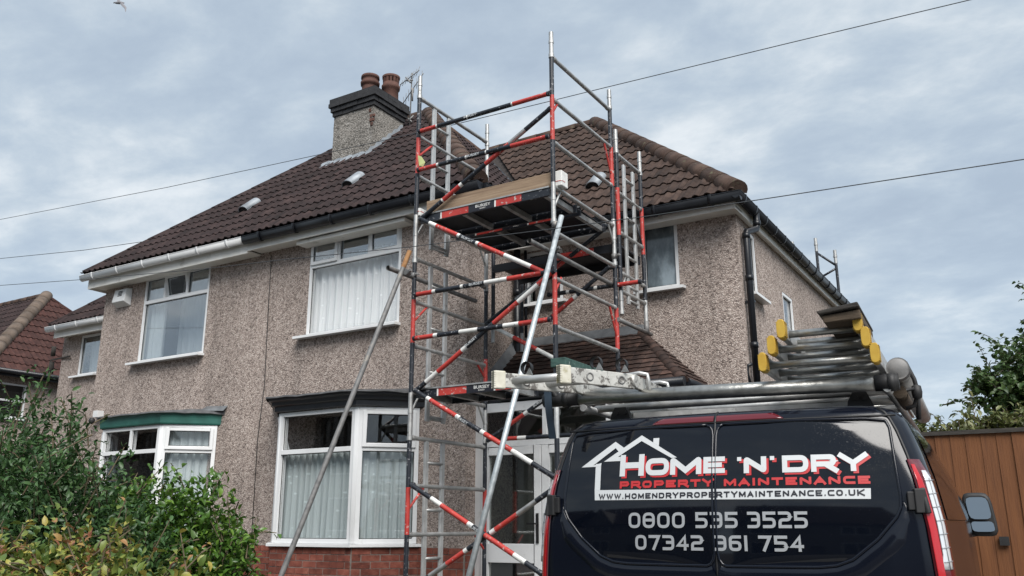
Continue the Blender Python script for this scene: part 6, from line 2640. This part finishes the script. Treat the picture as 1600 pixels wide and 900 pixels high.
wire('telephone_wire', [on_y(-260, 396, 9.75), on_y(0, 343, 9.75), on_y(260, 293, 9.75), on_y(520, 237, 9.75), on_y(700, 197, 9.75), on_y(860, 158, 9.75), on_y(945, 137, 9.75), on_y(1230, 68, 9.75), on_y(1515, 0, 9.75), on_y(1760, -62, 9.75)], 'high wire crossing in front of the chimney and up to the top right', .0058)
wire('telephone_wire', [on_y(-260, 462, 7.2), on_y(0, 446, 7.2), on_y(140, 436, 7.2), on_y(330, 419, 7.2), on_y(440, 406, 7.2), on_y(640, 386, 7.2), on_y(860, 358, 7.2), on_y(1010, 338, 7.2), on_y(1180, 313, 7.2), on_y(1390, 281, 7.2), on_y(1600, 249, 7.2), on_y(1860, 208, 7.2)], 'wire crossing low over the upstairs windows and right hand sky', .0046)
wire('telephone_wire', [on_y(-260, 440, 14), on_y(0, 404, 14), on_y(130, 391, 14), on_y(262, 372, 14), on_y(420, 345, 14)], 'wire at left passing behind the roof hip', .009)

# ------------------------------------------------------------------ gull
GU = thing('gull', on_y(189, 8, 26), 'gull gliding in the top left of the sky', 'bird')
gc = on_y(189, 8, 26)
rgt = ray(800, 450).cross(V3(0, 0, 1)).normalized()
upv = V3(0, 0, 1)


def gp(u, v, d=0.0):
    return on_y(u, v, 26 + d)


m = MB()
m.path([gp(178, 4), gp(182, 4.5), gp(187, 4.2), gp(191, 4.4), gp(194.6, 4.6)], .05, 8, radii=[.03, .07, .10, .06, .012])
m.path([gp(178.6, 4.2), gp(177.2, 5.0)], .02, 6)
m.build('body', 'gull', GU)
for side_, pts in (('far', [(187, 4.0, .2), (185.5, 1.5, .5), (184.5, -1.5, .8), (186, -5, 1.0)]), ('near', [(189, 4.8, -.2), (192.5, 8.5, -.5), (196.2, 12.5, -.8), (196.4, 19.0, -1.0)])):
    m = MB()
    r0, r1 = [], []
    for i, (u, v, d) in enumerate(pts):
        wd_ = (1.6, 1.9, 1.6, .4)[i]
        r0.append(gp(u - wd_, v + wd_ * .6, d))
        r1.append(gp(u + wd_, v - wd_ * .6, d))
    mid_ = [(a + b) / 2 + V3(0, 0, .05) for a, b in zip(r0, r1)]
    m.grid([r0, mid_, r1], 0, True)
    m.build('wing', 'gull', GU)

# ------------------------------------------------------------------ plants


def leaf_template(L, w, fold=.25, droop=.25):
    """Eight-point leaf along +X: (verts, faces)."""
    v = [(0, 0, 0), (.30 * L, -w * .8, fold * w), (.30 * L, 0, 0), (.30 * L, w * .8, fold * w), (.66 * L, -w * .72, fold * w - droop * L * .25), (.66 * L, 0, -droop * L * .3), (.66 * L, w * .72, fold * w - droop * L * .25), (L, 0, -droop * L)]
    f = [(0, 1, 2), (0, 2, 3), (1, 4, 5, 2), (2, 5, 6, 3), (4, 7, 5), (5, 7, 6)]
    return np.array(v, float), f


def leaf_frames(pos, out, rs, up_bias=.35, spread=.7):
    """Rotation matrices (n,3,3) whose X follows the leaf and whose Z is its upper face."""
    n = len(pos)
    d = out + rs.normal(0, spread, (n, 3))
    d[:, 2] += up_bias * rs.uniform(-1.0, .8, n)
    d /= np.linalg.norm(d, axis=1)[:, None] + 1e-9
    z = np.tile(np.array([[0, 0, 1.0]]), (n, 1)) + out * .8 + rs.normal(0, .45, (n, 3))
    z -= d * np.sum(z * d, axis=1)[:, None]
    z /= np.linalg.norm(z, axis=1)[:, None] + 1e-9
    y = np.cross(z, d)
    return np.stack([d, y, z], axis=2)


def foliage_mesh(name, pos, R, sc, tint, tmpl, matn):
    v, f = tmpl
    n, k = len(pos), len(v)
    vv = np.einsum('nij,kj->nki', R, v) * sc[:, None, None] + pos[:, None, :]
    me = bpy.data.meshes.new(name)
    flat = vv.reshape(-1, 3)
    loops, starts, totals = [], [], []
    per = [q for face in f for q in face]
    lens = [len(face) for face in f]
    base = np.arange(n)[:, None] * k
    lp = (base + np.array(per)[None, :]).ravel()
    tot = np.tile(np.array(lens), n)
    st = np.concatenate([[0], np.cumsum(tot)[:-1]])
    me.vertices.add(len(flat))
    me.vertices.foreach_set('co', flat.ravel())
    me.loops.add(len(lp))
    me.loops.foreach_set('vertex_index', lp.astype(np.int32))
    me.polygons.add(len(tot))
    me.polygons.foreach_set('loop_start', st.astype(np.int32))
    me.polygons.foreach_set('loop_total', tot.astype(np.int32))
    me.update()
    at = me.attributes.new('tint', 'FLOAT', 'POINT')
    at.data.foreach_set('value', np.repeat(tint, k).astype(np.float32))
    me.materials.append(M[matn])
    me.validate()
    return me


camR = np.array(camo.matrix_world.to_3x3())


def in_view(p):
    c = p @ camR            # camera axes
    z = -c[:, 2]
    u = c[:, 0] / np.maximum(z, .01)
    v = c[:, 1] / np.maximum(z, .01)
    return (z > .3) & (np.abs(u) < .60) & (np.abs(v) < .34), z


def shrub(name, label, cat, base, blobs, n, tmpl_args, matn, seed, tint_fn, twigs=60, singles=300, spread=.7, sc_rng=(.7, 1.15), stems=9, shell=.55, sprays=0, spray_len=(.3, .6), group=None, trunk=None):
    rs = np.random.default_rng(seed)
    T = thing(name, base, label, cat, group)
    tm = leaf_template(*tmpl_args)
    vol = np.array([b_[1][0] * b_[1][1] * b_[1][2] for b_ in blobs]) ** .75
    share = (vol / vol.sum() * n).astype(int)
    P_, O_, TW = [], [], []
    for (c, r_), m_ in zip(blobs, share):
        c, r_ = np.array(c), np.array(r_)
        # clumps: leaves gather on short twigs
        nt_ = max(6, m_ // 9)
        d = rs.normal(0, 1, (nt_, 3))
        d /= np.linalg.norm(d, axis=1)[:, None]
        rad = shell + (1.05 - shell) * rs.uniform(0, 1, nt_) ** .6
        lump = 1 + .16 * np.sin(d[:, 0] * 5 + seed) * np.cos(d[:, 1] * 4 + 2 * seed) + .12 * np.sin(d[:, 2] * 7 + d[:, 0] * 3)
        tip = c + d * r_ * (rad * lump)[:, None]
        per = m_ // nt_ + 1
        ln_ = rs.uniform(.12, .26, nt_)
        dirn = d + rs.normal(0, .45, (nt_, 3))
        dirn[:, 2] += .35
        dirn /= np.linalg.norm(dirn, axis=1)[:, None]
        for k in range(per):
            t = k / max(per - 1, 1)
            p = tip - dirn * (ln_ * (1 - t))[:, None] + rs.normal(0, .022, (nt_, 3))
            P_.append(p)
            O_.append(dirn * .55 + rs.normal(0, .5, (nt_, 3)))
        for i in range(0, nt_, max(1, nt_ // twigs)):
            TW.append((tip[i] - dirn[i] * ln_[i] * 1.6, tip[i]))
    # loose sprays standing out of the crown
    for s_ in range(sprays):
        c, r_ = blobs[rs.integers(len(blobs))]
        c, r_ = np.array(c), np.array(r_)
        d = rs.normal(0, 1, 3)
        d[2] = abs(d[2]) * .9 + .1
        d /= np.linalg.norm(d)
        a = c + d * r_ * .92
        ln = rs.uniform(*spray_len)
        e = d + np.array([0, 0, rs.uniform(-.2, .5)]) + rs.normal(0, .3, 3)
        e /= np.linalg.norm(e)
        mpt = a + e * ln * .6
        b = a + e * ln + np.array([0, 0, -.12 * ln])
        TW.append((a, mpt))
        TW.append((mpt, b))
        nn_ = int(ln / .028)
        tt = np.linspace(0, 1, nn_)
        pts = a + (b - a) * tt[:, None] + rs.normal(0, .012, (nn_, 3))
        P_.append(pts)
        sd = np.cross(e, [0, 0, 1.0])
        sd /= np.linalg.norm(sd) + 1e-9
        O_.append(e * .7 + sd * np.where(np.arange(nn_) % 2, 1, -1)[:, None])
    pos, out = np.concatenate(P_), np.concatenate(O_)
    keep = pos[:, 2] > GZ + .1
    pos, out = pos[keep], out[keep]
    out /= np.linalg.norm(out, axis=1)[:, None] + 1e-9
    R = leaf_frames(pos, out, rs, spread=spread)
    sc = rs.uniform(*sc_rng, len(pos))
    tint = np.clip(tint_fn(pos, rs), 0, 1)
    vis, z = in_view(pos)
    big = np.zeros(len(pos), bool)
    if singles:
        cand = np.where(vis)[0]
        # nearest leaves in the frame show largest
        cand = cand[np.argsort(z[cand] / sc[cand])][:singles]
        big[cand] = True
        varm = []
        for q in range(8):
            tv = np.quantile(tint, (q + .5) / 8)
            varm.append((tv, foliage_mesh('leaf', np.zeros((1, 3)), np.eye(3)[None], np.ones(1), np.array([tv]), tm, matn)))
        for i in cand:
            k = int(np.argmin([abs(tint[i] - a) for a, _ in varm]))
            Mx = Matrix(((*R[i][0], pos[i][0]), (*R[i][1], pos[i][1]), (*R[i][2], pos[i][2]), (0, 0, 0, 1)))
            link('leaf', varm[k][1], T, Mx @ Matrix.Scale(float(sc[i]), 4))
    me = foliage_mesh('foliage', pos[~big], R[~big], sc[~big], tint[~big], tm, matn)
    fo = link('foliage', me, T)
    fo['kind'] = 'stuff'
    m = MB()
    for a, b in TW:
        m.tube(a, b, .006, 5, r2=.003, caps=False)
    b0 = Vector(base)
    for s_ in range(stems):
        c, r_ = blobs[s_ % len(blobs)]
        e = Vector(c) + Vector((rs.uniform(-.6, .6) * r_[0], rs.uniform(-.6, .6) * r_[1], rs.uniform(-.2, .7) * r_[2]))
        st = b0 + Vector((rs.uniform(-.15, .15), rs.uniform(-.15, .15), 0)) * (1 if not trunk else .2)
        mid_ = st.lerp(e, .5) + Vector((rs.uniform(-.12, .12), rs.uniform(-.12, .12), .05))
        tk = trunk or .02
        m.path([st, st.lerp(mid_, .5), mid_, mid_.lerp(e, .6), e], .01, 6, radii=[tk, tk * .8, tk * .6, tk * .4, tk * .2])
    m.build('trunk' if trunk else 'stems', 'bark' if trunk else 'twig', T)
    return T


def tint_plain(lo, hi, top=None):
    def f(p, rs):
        return rs.beta(2.2, 2.6, len(p)) * (hi - lo) + lo
    return f


shrub('privet_shrub', 'large dark green shrub at the left edge', 'shrub', (-6.5, 3.8, GZ),
      [((-7.25, 3.85, -.02), (.75, .60, .92)), ((-6.55, 3.75, .02), (.60, .55, .92)), ((-5.98, 3.75, -.08), (.48, .50, .78)), ((-5.48, 3.9, -.38), (.42, .45, .62)), ((-6.7, 3.6, -.8), (.95, .6, .62)), ((-5.75, 3.8, -.9), (.65, .5, .55))],
      32000, (.056, .0145, .3, .25), 'leaf_dark', 5, tint_plain(0, 1), sprays=60, spray_len=(.22, .50), stems=12, shell=.35)
shrub('laurel_shrub', 'bright green glossy leaved shrub in front of the bay', 'shrub', (-5.7, 4.55, GZ),
      [((-6.55, 4.5, -.28), (.46, .42, .60)), ((-6.12, 4.55, -.20), (.48, .45, .60)), ((-5.68, 4.6, -.24), (.46, .45, .60)), ((-5.34, 4.6, -.50), (.34, .4, .50)), ((-6.0, 4.45, -.95), (.80, .5, .5))],
      19000, (.066, .021, .35, .30), 'leaf_gloss', 8, tint_plain(0, 1), sprays=26, spray_len=(.12, .26), stems=9, sc_rng=(.65, 1.1), shell=.35)
shrub('hypericum_shrub', 'low yellow and red leaved shrub in the front left corner', 'shrub', (-4.5, 2.85, GZ),
      [((-5.05, 2.85, -.50), (.50, .42, .46)), ((-4.48, 2.9, -.43), (.50, .42, .46)), ((-4.02, 2.95, -.52), (.40, .4, .44)), ((-4.5, 2.8, -.95), (.95, .5, .5))],
      14000, (.056, .0175, .25, .35), 'leaf_mixed', 12, lambda p, rs: np.clip(rs.beta(1.5, 1.9, len(p)) * .95 + .16 * np.sin(p[:, 0] * 9) * np.cos(p[:, 1] * 8 + p[:, 2] * 6), 0, 1), sprays=40, spray_len=(.10, .22), stems=9, shell=.35)
shrub('broadleaf_tree', 'dark green leafy tree rising at the right edge behind the fence', 'tree', (.15, 14.6, GZ),
      [((.25, 14.8, 2.25), (.85, .9, .62)), ((-.32, 14.6, 1.72), (.62, .7, .62)), ((1.0, 14.9, 2.95), (1.05, .9, .80)), ((.4, 14.6, 1.1), (1.1, .8, .6)), ((-.72, 14.5, 2.02), (.28, .3, .20))],
      17000, (.092, .036, .3, .3), 'leaf_tree', 21, tint_plain(0, 1), singles=0, sprays=34, spray_len=(.25, .6), stems=12, trunk=.12, shell=.2)
shrub('cherry_tree', 'olive green small tree peeping over the fence', 'tree', (-.45, 11.2, GZ),
      [((-.72, 11.1, .95), (.32, .3, .28)), ((-.3, 11.2, 1.0), (.36, .35, .28)), ((.2, 11.2, .98), (.42, .35, .30)), ((.7, 11.2, .95), (.42, .35, .30))],
      4200, (.10, .024, .3, .45), 'leaf_olive', 23, tint_plain(0, 1), singles=0, sprays=16, spray_len=(.3, .55), stems=8, trunk=.05, shell=.2)
shrub('distant_tree', 'small distant tree top just right of the van roof', 'tree', (-2.1, 19.5, GZ),
      [((-2.35, 19.6, 1.75), (.35, .5, .5)), ((-1.95, 19.6, 1.5), (.5, .5, .45))],
      1800, (.11, .035, .3, .3), 'leaf_olive', 29, tint_plain(0, .7), singles=0, sprays=5, spray_len=(.2, .4), stems=6, trunk=.06, shell=.3)
